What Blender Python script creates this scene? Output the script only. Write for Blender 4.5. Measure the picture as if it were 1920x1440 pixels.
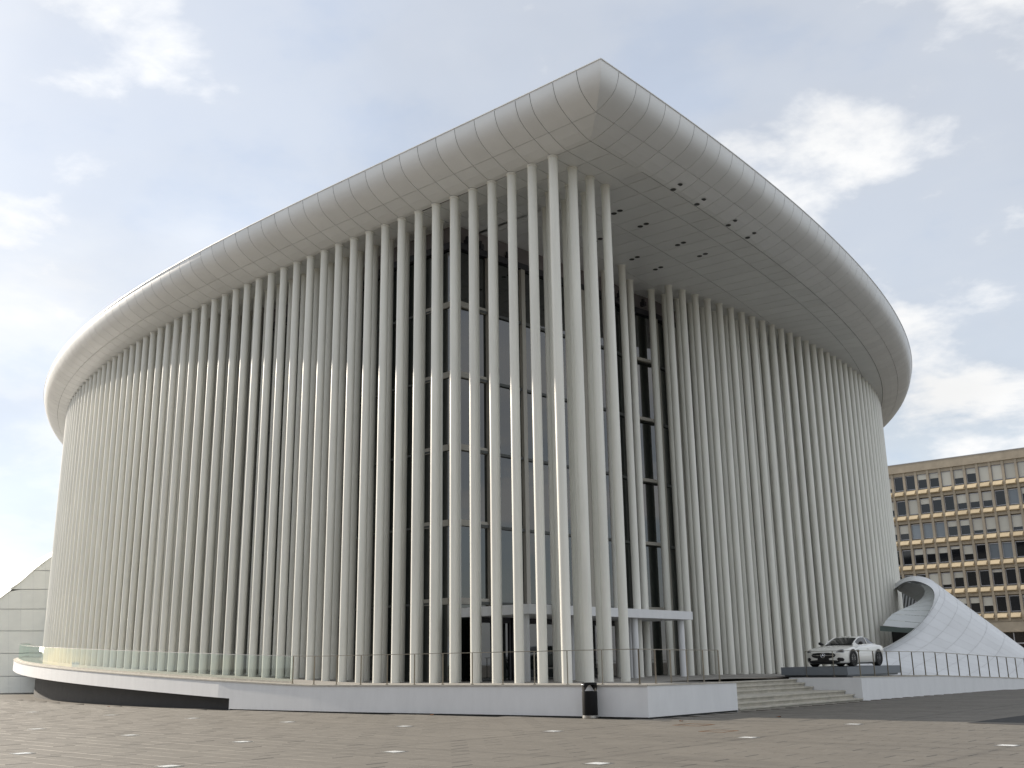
import bpy, math, random
from mathutils import Vector, Matrix, Quaternion
R = random.Random(7)
rad = math.radians
scene = bpy.context.scene
for o in list(bpy.data.objects):
    bpy.data.objects.remove(o)

# ------------------------------------------------------------------ camera
CAMH = 1.70
PITCH, ROLL, LENS = 15.15, -0.872, 36.257
cam_d = bpy.data.cameras.new('camera')
cam = bpy.data.objects.new('camera', cam_d)
scene.collection.objects.link(cam)
cam_d.sensor_width = 36.0
cam_d.sensor_fit = 'HORIZONTAL'
cam_d.lens = LENS
cam_d.clip_start = 0.1
cam_d.clip_end = 6000
# photograph: zenith vanishing point at (851,-6431), focal length 1933.7 px of 1920
_up = Vector((851.1 - 960, -(-6431.2 - 720), -1933.7)).normalized()     # world up in camera axes (x right, y up, z back)
_fw = Vector((0, 0, -1))
_h = (_fw - _up * _fw.dot(_up)).normalized()
_r = _h.cross(_up)
M = Matrix((_r, _h, _up))            # rows: world X,Y,Z expressed in camera axes -> camera-to-world rotation
cam.matrix_world = Matrix.Translation((0, 0, CAMH)) @ M.to_4x4()
scene.camera = cam

# plan axes of the hall: u runs along the left facade, v along the right one, origin at the corner column
O = Vector((1.75242761, 37.06940769))
D1 = Vector((-0.7508842, 0.66043388))
D2 = Vector((0.66043388, 0.7508842))
def W(u, v, z=0.0):
    p = O + D1 * u + D2 * v
    return Vector((p.x, p.y, z))

# ------------------------------------------------------------------ light
SUN_EL = rad(22.0)
sdir = (D1 - D2 * 0.062).normalized()             # towards the sun, in plan
sun_d = bpy.data.lights.new('sun', 'SUN')
sun_d.energy = 5.0
sun_d.angle = rad(0.8)
sun_d.color = (1.0, 0.89, 0.75)
sun = bpy.data.objects.new('sun', sun_d)
scene.collection.objects.link(sun)
to_sun = Vector((sdir.x * math.cos(SUN_EL), sdir.y * math.cos(SUN_EL), math.sin(SUN_EL)))
sun.rotation_euler = (-to_sun).to_track_quat('-Z', 'Y').to_euler()

world = bpy.data.worlds.new('World')
scene.world = world
world.use_nodes = True
wt = world.node_tree
wt.nodes.clear()
def N(t, kind, **kw):
    n = t.nodes.new(kind)
    for k, val in kw.items():
        if k in n.inputs and not hasattr(n, k):
            n.inputs[k].default_value = val
        else:
            setattr(n, k, val)
    return n
wout = wt.nodes.new('ShaderNodeOutputWorld')
sky = wt.nodes.new('ShaderNodeTexSky')
sky.sky_type = 'NISHITA'
sky.sun_disc = False
sky.sun_elevation = SUN_EL
sky.sun_rotation = math.atan2(to_sun.x, to_sun.y)
sky.air_density = 1.0
sky.dust_density = 0.6
sky.ozone_density = 1.5
bg_sky = wt.nodes.new('ShaderNodeBackground')
bg_sky.inputs['Strength'].default_value = 0.09
wt.links.new(sky.outputs[0], bg_sky.inputs['Color'])
tc = wt.nodes.new('ShaderNodeTexCoord')
sep = wt.nodes.new('ShaderNodeSeparateXYZ')
wt.links.new(tc.outputs['Generated'], sep.inputs[0])
# clouds lie on a flat layer: direction divided by height
mx = N(wt, 'ShaderNodeMath', operation='MAXIMUM'); mx.inputs[1].default_value = 0.0
wt.links.new(sep.outputs['Z'], mx.inputs[0])
ad = N(wt, 'ShaderNodeMath', operation='ADD'); ad.inputs[1].default_value = 0.22
wt.links.new(mx.outputs[0], ad.inputs[0])
comb = wt.nodes.new('ShaderNodeCombineXYZ')
for i, ax in enumerate('XY'):
    d = N(wt, 'ShaderNodeMath', operation='DIVIDE')
    wt.links.new(sep.outputs[ax], d.inputs[0]); wt.links.new(ad.outputs[0], d.inputs[1])
    wt.links.new(d.outputs[0], comb.inputs[i])
mp = wt.nodes.new('ShaderNodeMapping')
mp.inputs['Location'].default_value = (3.1, 1.7, 0.0)
mp.inputs['Rotation'].default_value = (0, 0, 0.5)
wt.links.new(comb.outputs[0], mp.inputs[0])
CLOUD = (3.3, 3.9, 0)
def wnoise(scale, detail, rough, dist, off):
    m2 = wt.nodes.new('ShaderNodeMapping'); m2.inputs['Location'].default_value = off
    wt.links.new(mp.outputs[0], m2.inputs[0])
    n = wt.nodes.new('ShaderNodeTexNoise')
    n.inputs['Scale'].default_value = scale; n.inputs['Detail'].default_value = detail
    n.inputs['Roughness'].default_value = rough; n.inputs['Distortion'].default_value = dist
    wt.links.new(m2.outputs[0], n.inputs['Vector'])
    return n
def wramp(src, stops):
    r = wt.nodes.new('ShaderNodeValToRGB')
    el = r.color_ramp.elements
    el[0].position, el[0].color = stops[0][0], (stops[0][1],) * 3 + (1,)
    el[1].position, el[1].color = stops[-1][0], (stops[-1][1],) * 3 + (1,)
    for p, c in stops[1:-1]:
        e = el.new(p); e.color = (c, c, c, 1)
    r.color_ramp.interpolation = 'EASE'
    wt.links.new(src, r.inputs[0])
    return r
big = wnoise(1.55, 9, 0.55, 0.22, CLOUD)
fine = wnoise(4.2, 9, 0.58, 0.3, (1.3, 4.1, 0))
veil = wnoise(0.55, 5, 0.5, 0.3, (7, 3, 0))
shade = wnoise(1.6, 6, 0.5, 0.1, (CLOUD[0] + 0.10, CLOUD[1] + 0.16, 0))
bsum = N(wt, 'ShaderNodeMath', operation='MULTIPLY_ADD'); bsum.inputs[1].default_value = 0.34
wt.links.new(fine.outputs['Fac'], bsum.inputs[0]); wt.links.new(big.outputs['Fac'], bsum.inputs[2])
bigm = wramp(bsum.outputs[0], [(0.555, 0.0), (0.67, 0.5), (0.82, 1.0)])
veilm = wramp(veil.outputs['Fac'], [(0.40, 0.60), (0.60, 0.97)])
cov = N(wt, 'ShaderNodeMath', operation='MAXIMUM')
wt.links.new(bigm.outputs[0], cov.inputs[0]); wt.links.new(veilm.outputs[0], cov.inputs[1])
# thin veil is pale grey-blue, thick cloud is white with grey undersides
shm = wramp(shade.outputs['Fac'], [(0.36, 1.0), (0.70, 0.84)])
mixc = wt.nodes.new('ShaderNodeMix'); mixc.data_type = 'RGBA'
mixc.inputs['A'].default_value = (0.60, 0.645, 0.725, 1)
mixc.inputs['B'].default_value = (0.755, 0.757, 0.757, 1)
wt.links.new(bigm.outputs[0], mixc.inputs['Factor'])
mulc = wt.nodes.new('ShaderNodeMix'); mulc.data_type = 'RGBA'; mulc.blend_type = 'MULTIPLY'
mulc.inputs['Factor'].default_value = 0.8
wt.links.new(mixc.outputs['Result'], mulc.inputs['A']); wt.links.new(shm.outputs[0], mulc.inputs['B'])
bg_cl = wt.nodes.new('ShaderNodeBackground')
bg_cl.inputs['Strength'].default_value = 1.0
# cloud and haze scatter more light towards the sun
nrm = N(wt, 'ShaderNodeVectorMath', operation='NORMALIZE'); wt.links.new(tc.outputs['Generated'], nrm.inputs[0])
dt = N(wt, 'ShaderNodeVectorMath', operation='DOT_PRODUCT'); dt.inputs[1].default_value = to_sun
wt.links.new(nrm.outputs[0], dt.inputs[0])
gm = wt.nodes.new('ShaderNodeMapRange'); gm.interpolation_type = 'SMOOTHSTEP'
for k_, x_ in zip(('From Min', 'From Max', 'To Min', 'To Max'), (0.30, 1.0, 1.0, 1.08)): gm.inputs[k_].default_value = x_
wt.links.new(dt.outputs['Value'], gm.inputs['Value'])
glw = wt.nodes.new('ShaderNodeMix'); glw.data_type = 'RGBA'; glw.blend_type = 'MULTIPLY'; glw.inputs['Factor'].default_value = 1.0
wt.links.new(mulc.outputs['Result'], glw.inputs['A']); wt.links.new(gm.outputs[0], glw.inputs['B'])
wt.links.new(glw.outputs['Result'], bg_cl.inputs['Color'])
mixw = wt.nodes.new('ShaderNodeMixShader')
wt.links.new(cov.outputs[0], mixw.inputs[0])
wt.links.new(bg_sky.outputs[0], mixw.inputs[1]); wt.links.new(bg_cl.outputs[0], mixw.inputs[2])
wt.links.new(mixw.outputs[0], wout.inputs[0])

vs = scene.view_settings
vs.view_transform = 'Standard'
vs.look = 'None'
vs.gamma = 1.0
vs.exposure = 0.45
vs.use_curve_mapping = False
scene.render.engine = 'CYCLES'
scene.cycles.max_bounces = 8
scene.cycles.transparent_max_bounces = 16

# ------------------------------------------------------------------ materials
MATS = {}
def mat(name, col, rough=0.5, metal=0.0, ior=1.5, noise=0.0, nscale=3.0, stretch=(1, 1, 1), bump=0.0, bscale=30.0, emit=0, rnd=0.0, coat=0.0, spec=0.5, col2=None):
    m = bpy.data.materials.new(name)
    m.use_nodes = True
    t = m.node_tree
    b = t.nodes['Principled BSDF']
    b.inputs['Roughness'].default_value = rough
    b.inputs['Metallic'].default_value = metal
    b.inputs['IOR'].default_value = ior
    b.inputs['Specular IOR Level'].default_value = spec
    b.inputs['Coat Weight'].default_value = coat
    b.inputs['Base Color'].default_value = (*col, 1)
    src = None
    if noise > 0:
        tcn = t.nodes.new('ShaderNodeTexCoord')
        mpn = t.nodes.new('ShaderNodeMapping'); mpn.inputs['Scale'].default_value = stretch
        gi = t.nodes.new('ShaderNodeNewGeometry')
        t.links.new(gi.outputs['Position'], mpn.inputs[0])
        nz = t.nodes.new('ShaderNodeTexNoise'); nz.inputs['Scale'].default_value = nscale
        nz.inputs['Detail'].default_value = 6; nz.inputs['Roughness'].default_value = 0.6
        t.links.new(mpn.outputs[0], nz.inputs['Vector'])
        rp = t.nodes.new('ShaderNodeMapRange')
        rp.inputs['From Min'].default_value = 0.3; rp.inputs['From Max'].default_value = 0.7
        rp.inputs['To Min'].default_value = 1 - noise; rp.inputs['To Max'].default_value = 1 + noise * 0.5
        t.links.new(nz.outputs['Fac'], rp.inputs['Value'])
        mu = t.nodes.new('ShaderNodeMix'); mu.data_type = 'RGBA'; mu.blend_type = 'MULTIPLY'
        mu.inputs['Factor'].default_value = 1.0
        mu.inputs['A'].default_value = (*col, 1)
        t.links.new(rp.outputs[0], mu.inputs['B'])
        src = mu.outputs['Result']
    if rnd > 0:
        oi = t.nodes.new('ShaderNodeObjectInfo')
        gi2 = t.nodes.new('ShaderNodeNewGeometry')
        s = t.nodes.new('ShaderNodeMath'); s.operation = 'ADD'
        t.links.new(oi.outputs['Random'], s.inputs[0]); t.links.new(gi2.outputs['Random Per Island'], s.inputs[1])
        fr = t.nodes.new('ShaderNodeMath'); fr.operation = 'FRACT'
        t.links.new(s.outputs[0], fr.inputs[0])
        rp2 = t.nodes.new('ShaderNodeMapRange')
        rp2.inputs['To Min'].default_value = 1 - rnd; rp2.inputs['To Max'].default_value = 1 + rnd
        t.links.new(fr.outputs[0], rp2.inputs['Value'])
        m3 = t.nodes.new('ShaderNodeMix'); m3.data_type = 'RGBA'; m3.blend_type = 'MULTIPLY'
        m3.inputs['Factor'].default_value = 1.0
        if src: t.links.new(src, m3.inputs['A'])
        else: m3.inputs['A'].default_value = (*col, 1)
        t.links.new(rp2.outputs[0], m3.inputs['B'])
        src = m3.outputs['Result']
    if src: t.links.new(src, b.inputs['Base Color'])
    if bump > 0:
        nb = t.nodes.new('ShaderNodeTexNoise'); nb.inputs['Scale'].default_value = bscale
        nb.inputs['Detail'].default_value = 5
        g3 = t.nodes.new('ShaderNodeNewGeometry'); t.links.new(g3.outputs['Position'], nb.inputs['Vector'])
        bm_ = t.nodes.new('ShaderNodeBump'); bm_.inputs['Strength'].default_value = bump
        bm_.inputs['Distance'].default_value = 0.02
        t.links.new(nb.outputs['Fac'], bm_.inputs['Height']); t.links.new(bm_.outputs[0], b.inputs['Normal'])
    MATS[name] = m
    return m
mat('column_paint', (0.79, 0.785, 0.72), 0.36, noise=0.10, nscale=1.2, stretch=(3, 3, 0.25), rnd=0.03)
mat('cladding', (0.78, 0.79, 0.785), 0.42, metal=0.10, noise=0.04, nscale=0.7, rnd=0.035)
mat('joint_dark', (0.05, 0.05, 0.048), 0.8)
mat('dark_beam', (0.025, 0.024, 0.03), 0.5)
mat('mauve_wall', (0.19, 0.17, 0.17), 0.7, noise=0.1, nscale=2)
mat('facade_glass', (0.010, 0.014, 0.013), 0.02, ior=1.95)
mat('mullion_paint', (0.40, 0.38, 0.33), 0.5)
mat('transom_dark', (0.06, 0.065, 0.06), 0.5)
mat('white_render', (0.74, 0.75, 0.76), 0.75, noise=0.05, nscale=1.6, stretch=(1.5, 1.5, 0.5), bump=0.10, bscale=60)
mat('coping', (0.50, 0.47, 0.41), 0.7, noise=0.2, nscale=4)
mat('terrace_floor', (0.30, 0.285, 0.26), 0.8, noise=0.18, nscale=2)
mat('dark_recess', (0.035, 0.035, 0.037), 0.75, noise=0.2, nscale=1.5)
mat('stair_stone', (0.50, 0.475, 0.41), 0.8, noise=0.22, nscale=2.5, bump=0.15, bscale=40)
mat('steel_rail', (0.30, 0.27, 0.22), 0.38, metal=0.85)
mat('steel', (0.55, 0.54, 0.52), 0.3, metal=1.0)
mat('bin_black', (0.006, 0.006, 0.007), 0.55, spec=0.25)
mat('platform_grey', (0.16, 0.18, 0.20), 0.45)
mat('light_plate', (0.82, 0.83, 0.82), 0.25)
mat('rust', (0.20, 0.10, 0.04), 0.85, noise=0.3, nscale=9)
mat('dark_patch', (0.035, 0.035, 0.036), 0.9, noise=0.3, nscale=6)
mat('leaf', (0.32, 0.12, 0.03), 0.8)
mat('concrete_tan', (0.42, 0.36, 0.275), 0.85, noise=0.16, nscale=0.9, rnd=0.05)
mat('concrete_sill', (0.48, 0.395, 0.265), 0.8, noise=0.14, nscale=1.1, rnd=0.10)
mat('window_frame', (0.40, 0.40, 0.42), 0.4, metal=0.3)
mat('office_glass', (0.012, 0.013, 0.016), 0.05, ior=1.6, rnd=0.4)
mat('office_glass_sky', (0.20, 0.23, 0.26), 0.10, ior=1.7, rnd=0.25)  # paler copy of the pane, reflected sky put into its base colour
mat('blind', (0.60, 0.585, 0.52), 0.8, rnd=0.12)
mat('shell_panel', (0.74, 0.76, 0.78), 0.40, noise=0.05, nscale=0.8, rnd=0.03)
mat('shell_panel_cream', (0.78, 0.78, 0.71), 0.5, noise=0.05, nscale=0.8, rnd=0.03)
mat('shell_inner', (0.76, 0.80, 0.82), 0.45)
mat('shell_joint', (0.55, 0.56, 0.55), 0.7)
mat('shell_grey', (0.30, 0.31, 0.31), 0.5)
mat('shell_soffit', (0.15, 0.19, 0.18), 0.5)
mat('car_paint', (0.76, 0.76, 0.72), 0.22, coat=1.0)
mat('car_black', (0.010, 0.010, 0.011), 0.35)
mat('car_glass', (0.012, 0.015, 0.017), 0.03, ior=1.6)
mat('tyre', (0.014, 0.014, 0.014), 0.8)
mat('rim_dark', (0.07, 0.07, 0.075), 0.3, metal=0.9)
mat('chrome', (0.75, 0.75, 0.77), 0.12, metal=1.0)
mat('lamp_glass', (0.30, 0.31, 0.33), 0.1, coat=1.0)
mat('spot_dark', (0.010, 0.010, 0.011), 0.4)

def glass_mat(name, tint, gloss):
    m = bpy.data.materials.new(name); m.use_nodes = True
    t = m.node_tree; t.nodes.clear()
    out = t.nodes.new('ShaderNodeOutputMaterial')
    tr = t.nodes.new('ShaderNodeBsdfTransparent'); tr.inputs[0].default_value = (*tint, 1)
    gl = t.nodes.new('ShaderNodeBsdfGlossy'); gl.inputs['Roughness'].default_value = 0.015
    gl.inputs[0].default_value = (0.9, 1.0, 0.94, 1)
    lw = t.nodes.new('ShaderNodeLayerWeight'); lw.inputs[0].default_value = 0.5
    pw = t.nodes.new('ShaderNodeMath'); pw.operation = 'POWER'; pw.inputs[1].default_value = 4.5; t.links.new(lw.outputs['Facing'], pw.inputs[0])
    fr = t.nodes.new('ShaderNodeMapRange'); fr.inputs['To Min'].default_value = gloss; fr.inputs['To Max'].default_value = 0.9; t.links.new(pw.outputs[0], fr.inputs['Value'])
    mi = t.nodes.new('ShaderNodeMixShader')
    t.links.new(fr.outputs[0], mi.inputs[0]); t.links.new(tr.outputs[0], mi.inputs[1]); t.links.new(gl.outputs[0], mi.inputs[2])
    t.links.new(mi.outputs[0], out.inputs[0])
    MATS[name] = m
glass_mat('balustrade_glass', (0.80, 0.865, 0.825), 0.06)

def paving_mat(name, bricks):
    m = bpy.data.materials.new(name); m.use_nodes = True
    t = m.node_tree; b = t.nodes['Principled BSDF']
    L = t.links.new
    geo = t.nodes.new('ShaderNodeNewGeometry')
    # rotate the position into the paving grid
    mp_ = t.nodes.new('ShaderNodeMapping'); mp_.vector_type = 'POINT'
    ang = math.atan2(D1.y, D1.x)
    off = Matrix.Rotation(-ang, 2) @ O
    mp_.inputs['Rotation'].default_value = (0, 0, -ang)
    mp_.inputs['Location'].default_value = (-off.x, -off.y, 0)
    L(geo.outputs['Position'], mp_.inputs[0])
    def noise(scale, detail, stretch, vec=mp_):
        q = t.nodes.new('ShaderNodeMapping'); q.inputs['Scale'].default_value = stretch
        L(vec.outputs[0], q.inputs[0])
        n = t.nodes.new('ShaderNodeTexNoise'); n.inputs['Scale'].default_value = scale
        n.inputs['Detail'].default_value = detail; n.inputs['Roughness'].default_value = 0.62
        L(q.outputs[0], n.inputs['Vector']); return n.outputs['Fac']
    def rng(src, a, b_, c, d):
        r = t.nodes.new('ShaderNodeMapRange')
        for k, x in zip(('From Min', 'From Max', 'To Min', 'To Max'), (a, b_, c, d)): r.inputs[k].default_value = x
        L(src, r.inputs['Value']); return r.outputs[0]
    def mul(a, b_):
        k = t.nodes.new('ShaderNodeMath'); k.operation = 'MULTIPLY'; L(a, k.inputs[0]); L(b_, k.inputs[1]); return k.outputs[0]
    f = mul(rng(noise(0.35, 4, (1, 1, 1)), 0.3, 0.7, 0.89, 1.06), rng(noise(7, 6, (1, 1, 1)), 0.3, 0.7, 0.88, 1.08))
    # long tyre and water streaks across the square
    f = mul(f, rng(noise(1.0, 3, (0.10, 1.5, 1)), 0.55, 0.72, 1.0, 0.84))
    f = mul(f, rng(noise(1.0, 3, (1.5, 0.08, 1)), 0.56, 0.72, 1.0, 0.86))
    # dirty wide joints every 5.35 m along the lines of the lights
    sx = t.nodes.new('ShaderNodeSeparateXYZ'); L(mp_.outputs[0], sx.inputs[0])
    for ax, ph in (('X', 0.35), ('Y', 8.2)):
        a = t.nodes.new('ShaderNodeMath'); a.operation = 'ADD'; a.inputs[1].default_value = ph + 53.5 + 2.675; L(sx.outputs[ax], a.inputs[0])
        w = t.nodes.new('ShaderNodeMath'); w.operation = 'PINGPONG'; w.inputs[1].default_value = 2.675; L(a.outputs[0], w.inputs[0])
        f = mul(f, rng(w.outputs[0], 2.50, 2.64, 1.0, 0.80))
    if bricks:
        br = t.nodes.new('ShaderNodeTexBrick'); br.inputs['Scale'].default_value = 1.0
        br.inputs['Brick Width'].default_value = 1.07; br.inputs['Row Height'].default_value = 0.535
        br.inputs['Mortar Size'].default_value = 0.006
        br.inputs['Color1'].default_value = (1, 1, 1, 1); br.inputs['Color2'].default_value = (0.9, 0.9, 0.9, 1); br.inputs['Mortar'].default_value = (0.7, 0.7, 0.7, 1)
        L(mp_.outputs[0], br.inputs['Vector'])
        k = t.nodes.new('ShaderNodeRGBToBW'); L(br.outputs[0], k.inputs[0]); f = mul(f, k.outputs[0])
    else:
        oi = t.nodes.new('ShaderNodeObjectInfo')
        s = t.nodes.new('ShaderNodeMath'); s.operation = 'ADD'; L(oi.outputs['Random'], s.inputs[0]); L(geo.outputs['Random Per Island'], s.inputs[1])
        fr = t.nodes.new('ShaderNodeMath'); fr.operation = 'FRACT'; L(s.outputs[0], fr.inputs[0])
        f = mul(f, rng(fr.outputs[0], 0, 1, 0.93, 1.04))
    c = t.nodes.new('ShaderNodeMix'); c.data_type = 'RGBA'; c.blend_type = 'MULTIPLY'; c.inputs['Factor'].default_value = 1
    c.inputs['A'].default_value = (0.152, 0.139, 0.118, 1); L(f, c.inputs['B'])
    L(c.outputs['Result'], b.inputs['Base Color'])
    b.inputs['Roughness'].default_value = 0.72
    nb = t.nodes.new('ShaderNodeTexNoise'); nb.inputs['Scale'].default_value = 25; nb.inputs['Detail'].default_value = 6
    L(geo.outputs['Position'], nb.inputs['Vector'])
    bp = t.nodes.new('ShaderNodeBump'); bp.inputs['Strength'].default_value = 0.25; bp.inputs['Distance'].default_value = 0.01
    L(nb.outputs['Fac'], bp.inputs['Height']); L(bp.outputs[0], b.inputs['Normal'])
    MATS[name] = m
paving_mat('paving', False)
paving_mat('paving_far', True)

# ------------------------------------------------------------------ helpers
COL = scene.collection
def mesh(name, V, F, m, smooth=False, autosmooth=None):
    me = bpy.data.meshes.new(name)
    me.from_pydata([tuple(v) for v in V], [], F)
    me.materials.append(MATS[m])
    if smooth:
        for p in me.polygons: p.use_smooth = True
    me.update()
    return me
def link(name, me, parent=None, loc=None):
    o = bpy.data.objects.new(name, me)
    COL.objects.link(o)
    if parent: o.parent = parent
    if loc is not None: o.location = loc
    return o
def obj(name, V, F, m, parent=None, smooth=False):
    return link(name, mesh(name, V, F, m, smooth), parent)
def tag(o, label=None, cat=None, group=None, kind=None):
    if label: o['label'] = label
    if cat: o['category'] = cat
    if group: o['group'] = group
    if kind: o['kind'] = kind
    return o
def empty(name, loc=(0, 0, 0), rz=0.0):
    o = bpy.data.objects.new(name, None)
    COL.objects.link(o); o.location = loc; o.rotation_euler = (0, 0, rz)
    o.empty_display_size = 0.2
    return o
class MB:
    def __init__(s): s.V = []; s.F = []
    def add(s, V, F):
        n = len(s.V); s.V += [Vector(v) for v in V]; s.F += [tuple(i + n for i in f) for f in F]
    def hexa(s, b, t):          # bottom 4, top 4 (counter-clockwise from above)
        s.add(list(b) + list(t), [(3, 2, 1, 0), (4, 5, 6, 7), (0, 1, 5, 4), (1, 2, 6, 5), (2, 3, 7, 6), (3, 0, 4, 7)])
    def box(s, x0, x1, y0, y1, z0, z1):
        b = [(x0, y0, z0), (x1, y0, z0), (x1, y1, z0), (x0, y1, z0)]
        s.hexa(b, [(x, y, z1) for x, y, _ in b])
    def uvbox(s, u0, u1, v0, v1, z0, z1):   # (v,u) is right-handed
        b = [W(u0, v0, z0), W(u0, v1, z0), W(u1, v1, z0), W(u1, v0, z0)]
        s.hexa(b, [Vector((p.x, p.y, z1)) for p in b])
    def beam(s, a, b, w, h):    # box along a horizontal or sloped line
        a = Vector(a); b = Vector(b); d = (b - a).normalized()
        up = Vector((0, 0, 1)) if abs(d.z) < 0.95 else Vector((1, 0, 0))
        x = d.cross(up).normalized() * w / 2; y = x.cross(d).normalized() * h / 2
        P = [a - x - y, a + x - y, a + x + y, a - x + y, b - x - y, b + x - y, b + x + y, b - x + y]
        s.add(P, [(0, 1, 2, 3), (7, 6, 5, 4), (0, 4, 5, 1), (1, 5, 6, 2), (2, 6, 7, 3), (3, 7, 4, 0)])
    def tube(s, pts, r, n=8, caps=True):
        rings = []
        for i, p in enumerate(pts):
            p = Vector(p)
            d = (Vector(pts[min(i + 1, len(pts) - 1)]) - Vector(pts[max(i - 1, 0)])).normalized()
            up = Vector((0, 0, 1)) if abs(d.z) < 0.95 else Vector((1, 0, 0))
            x = d.cross(up).normalized(); y = x.cross(d)
            rr = r[i] if isinstance(r, (list, tuple)) else r
            rings.append([p + (x * math.cos(2 * math.pi * k / n) + y * math.sin(2 * math.pi * k / n)) * rr for k in range(n)])
        V = [q for g in rings for q in g]; F = []
        for i in range(len(rings) - 1):
            for k in range(n):
                F.append((i * n + k, i * n + (k + 1) % n, (i + 1) * n + (k + 1) % n, (i + 1) * n + k))
        if caps: F += [tuple(range(n))[::-1], tuple(range((len(rings) - 1) * n, len(rings) * n))]
        s.add(V, F)
    def lathe(s, prof, n=24, c=(0, 0, 0)):     # prof: (r,z)
        V = []; F = []
        for r_, z in prof:
            for k in range(n):
                a = 2 * math.pi * k / n
                V.append((c[0] + r_ * math.cos(a), c[1] + r_ * math.sin(a), c[2] + z))
        for i in range(len(prof) - 1):
            for k in range(n):
                F.append((i * n + k, i * n + (k + 1) % n, (i + 1) * n + (k + 1) % n, (i + 1) * n + k))
        s.add(V, F)
    def out(s, name, m, parent=None, smooth=False):
        return obj(name, s.V, s.F, m, parent, smooth)
def autosmooth(o, deg=35):
    me = o.data
    for p in me.polygons: p.use_smooth = True
    me.set_sharp_from_angle(angle=rad(deg))
    return o

# ------------------------------------------------------------------ plan curves
ZC = 21.0                                   # soffit level
def Fc(u): return -1.79e-3 * u ** 2 + 9.44e-5 * u ** 3 - 3.12e-7 * u ** 4 if u > 0 else 0.0
def Gc(v): return -1.87 + (3.12e-3 * v ** 2 - 1.73e-5 * v ** 3 + 5.72e-7 * v ** 4 if v > 0 else 0.0)
def Dc(v): return 0.93 * (max(0.0, 54 - v) / 10.3) ** 1.4
def offL(u, o):                              # o > 0 outwards
    e = 0.01; s = (Fc(u + e) - Fc(u - e)) / (2 * e); n = math.hypot(1, s)
    return (u + o * s / n, Fc(u) - o / n)
def offR(v, o):
    e = 0.01; s = (Gc(v + e) - Gc(v - e)) / (2 * e); n = math.hypot(1, s)
    return (Gc(v) - o / n, v + o * s / n)
def arc(fn, a, b, step):
    """parameters spaced evenly along the curve"""
    out = [a]; t = a; acc = 0.0; p = Vector(fn(t)); dt = 0.01
    while t < b:
        t += dt; q = Vector(fn(t)); acc += (q - p).length; p = q
        if acc >= step: out.append(t); acc -= step
    return out
UMAX, VMAX = 80.0, 68.0
JL = [-2.99, -1.87, -0.73] + arc(lambda u: (u, Fc(u)), 0.0, UMAX, 1.087)
JR = [-1.12, 0.0] + arc(lambda v: (Gc(v), v), 0.9, VMAX, 1.06)
PROF = [(0.0, -0.0), (0.24, 0.03), (0.66, 0.15), (1.12, 0.33), (1.43, 0.46), (1.74, 0.64), (1.92, 0.78), (2.05, 0.94), (2.15, 1.16), (2.205, 1.37), (2.23, 1.57)]

# ------------------------------------------------------------------ ground
g = obj('ground', [(-900, -300, -0.035), (900, -300, -0.035), (900, 1500, -0.035), (-900, 1500, -0.035)], [(0, 1, 2, 3)], 'paving_far')
tag(g, kind='structure')

# paving slabs laid along the axes of the hall
CW2C = cam.matrix_world.inverted()
def project(p):
    q = CW2C @ Vector(p)
    if q.z > -0.5: return None
    return (960 + 1933.7 * q.x / -q.z, 720 - 1933.7 * q.y / -q.z, -q.z)
def edgeL_off(u):
    pts = [(-6, 1.55), (-4.4, 1.65), (0, 2.15), (8.3, 3.1), (16, 3.3), (26, 3.0), (36, 2.75), (50, 2.35), (90, 2.2)]
    for (a, x), (b, y) in zip(pts, pts[1:]):
        if u <= b: return x + (y - x) * max(0.0, (u - a)) / (b - a)
    return pts[-1][1]
WALLU = -4.45
def inside_podium(u, v):
    if u >= 0: return v > Fc(u) - edgeL_off(u) - 0.03
    if u > WALLU - 0.05: return v > -edgeL_off(u) - 0.03
    return False
LU, LV, GAP = 1.07, 0.535, 0.011
slabs = []
for j in range(-60, 70):
    v0 = -8.2 - 0.02 + j * LV
    for i in range(-60, 60):
        u0 = -0.35 + i * LU + (LU / 2 if j % 2 else 0)
        uc, vc = u0 + LU / 2, v0 + LV / 2
        if any(inside_podium(a, b) for a, b in ((u0, v0), (u0 + LU, v0), (u0, v0 + LV), (u0 + LU, v0 + LV))): continue
        pr = project(W(uc, vc, 0))
        if pr is None or not (-420 < pr[0] < 2340 and pr[1] < 1800 and pr[2] < 62): continue
        vis = -30 < pr[0] < 1950 and pr[1] < 1450
        slabs.append((0 if vis else 1, pr[2], u0, v0))
slabs.sort()
sm = MB()
sl_me = []
def slab_geo(z):
    a, b = LU / 2 - GAP / 2, LV / 2 - GAP / 2
    e = 0.006
    V = []
    for (x, y, zz) in ((a, b, z - e), (a - e, b - e, z)):
        V += [W(0, 0, 0) * 0 + Vector((*(D1 * sx * x + D2 * sy * y), zz)) for sx, sy in ((1, -1), (1, 1), (-1, 1), (-1, -1))]
    V += [Vector((q.x, q.y, -0.04)) for q in V[:4]]
    F = [(4, 5, 6, 7)] + [(k, (k + 1) % 4, 4 + (k + 1) % 4, 4 + k) for k in range(4)] + [(8 + k, 8 + (k + 1) % 4, (k + 1) % 4, k) for k in range(4)]
    return V, F
for k in range(5):
    V, F = slab_geo((k - 2) * 0.0012)
    F = [f[::-1] for f in F]
    sl_me.append(mesh('paving_slab', V, F, 'paving'))
nz = Vector((0, 0, 0))
for k, (_, d, u0, v0) in enumerate(slabs):
    c = W(u0 + LU / 2, v0 + LV / 2, 0)
    if k < 300:
        link('paving_slab', R.choice(sl_me), g, c)
    else:
        V, F = slab_geo((R.randrange(5) - 2) * 0.0012)
        sm.add([q + c for q in V], [f[::-1] for f in F])
st = sm.out('paving_slabs', 'paving', g)
tag(st, kind='stuff')

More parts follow.
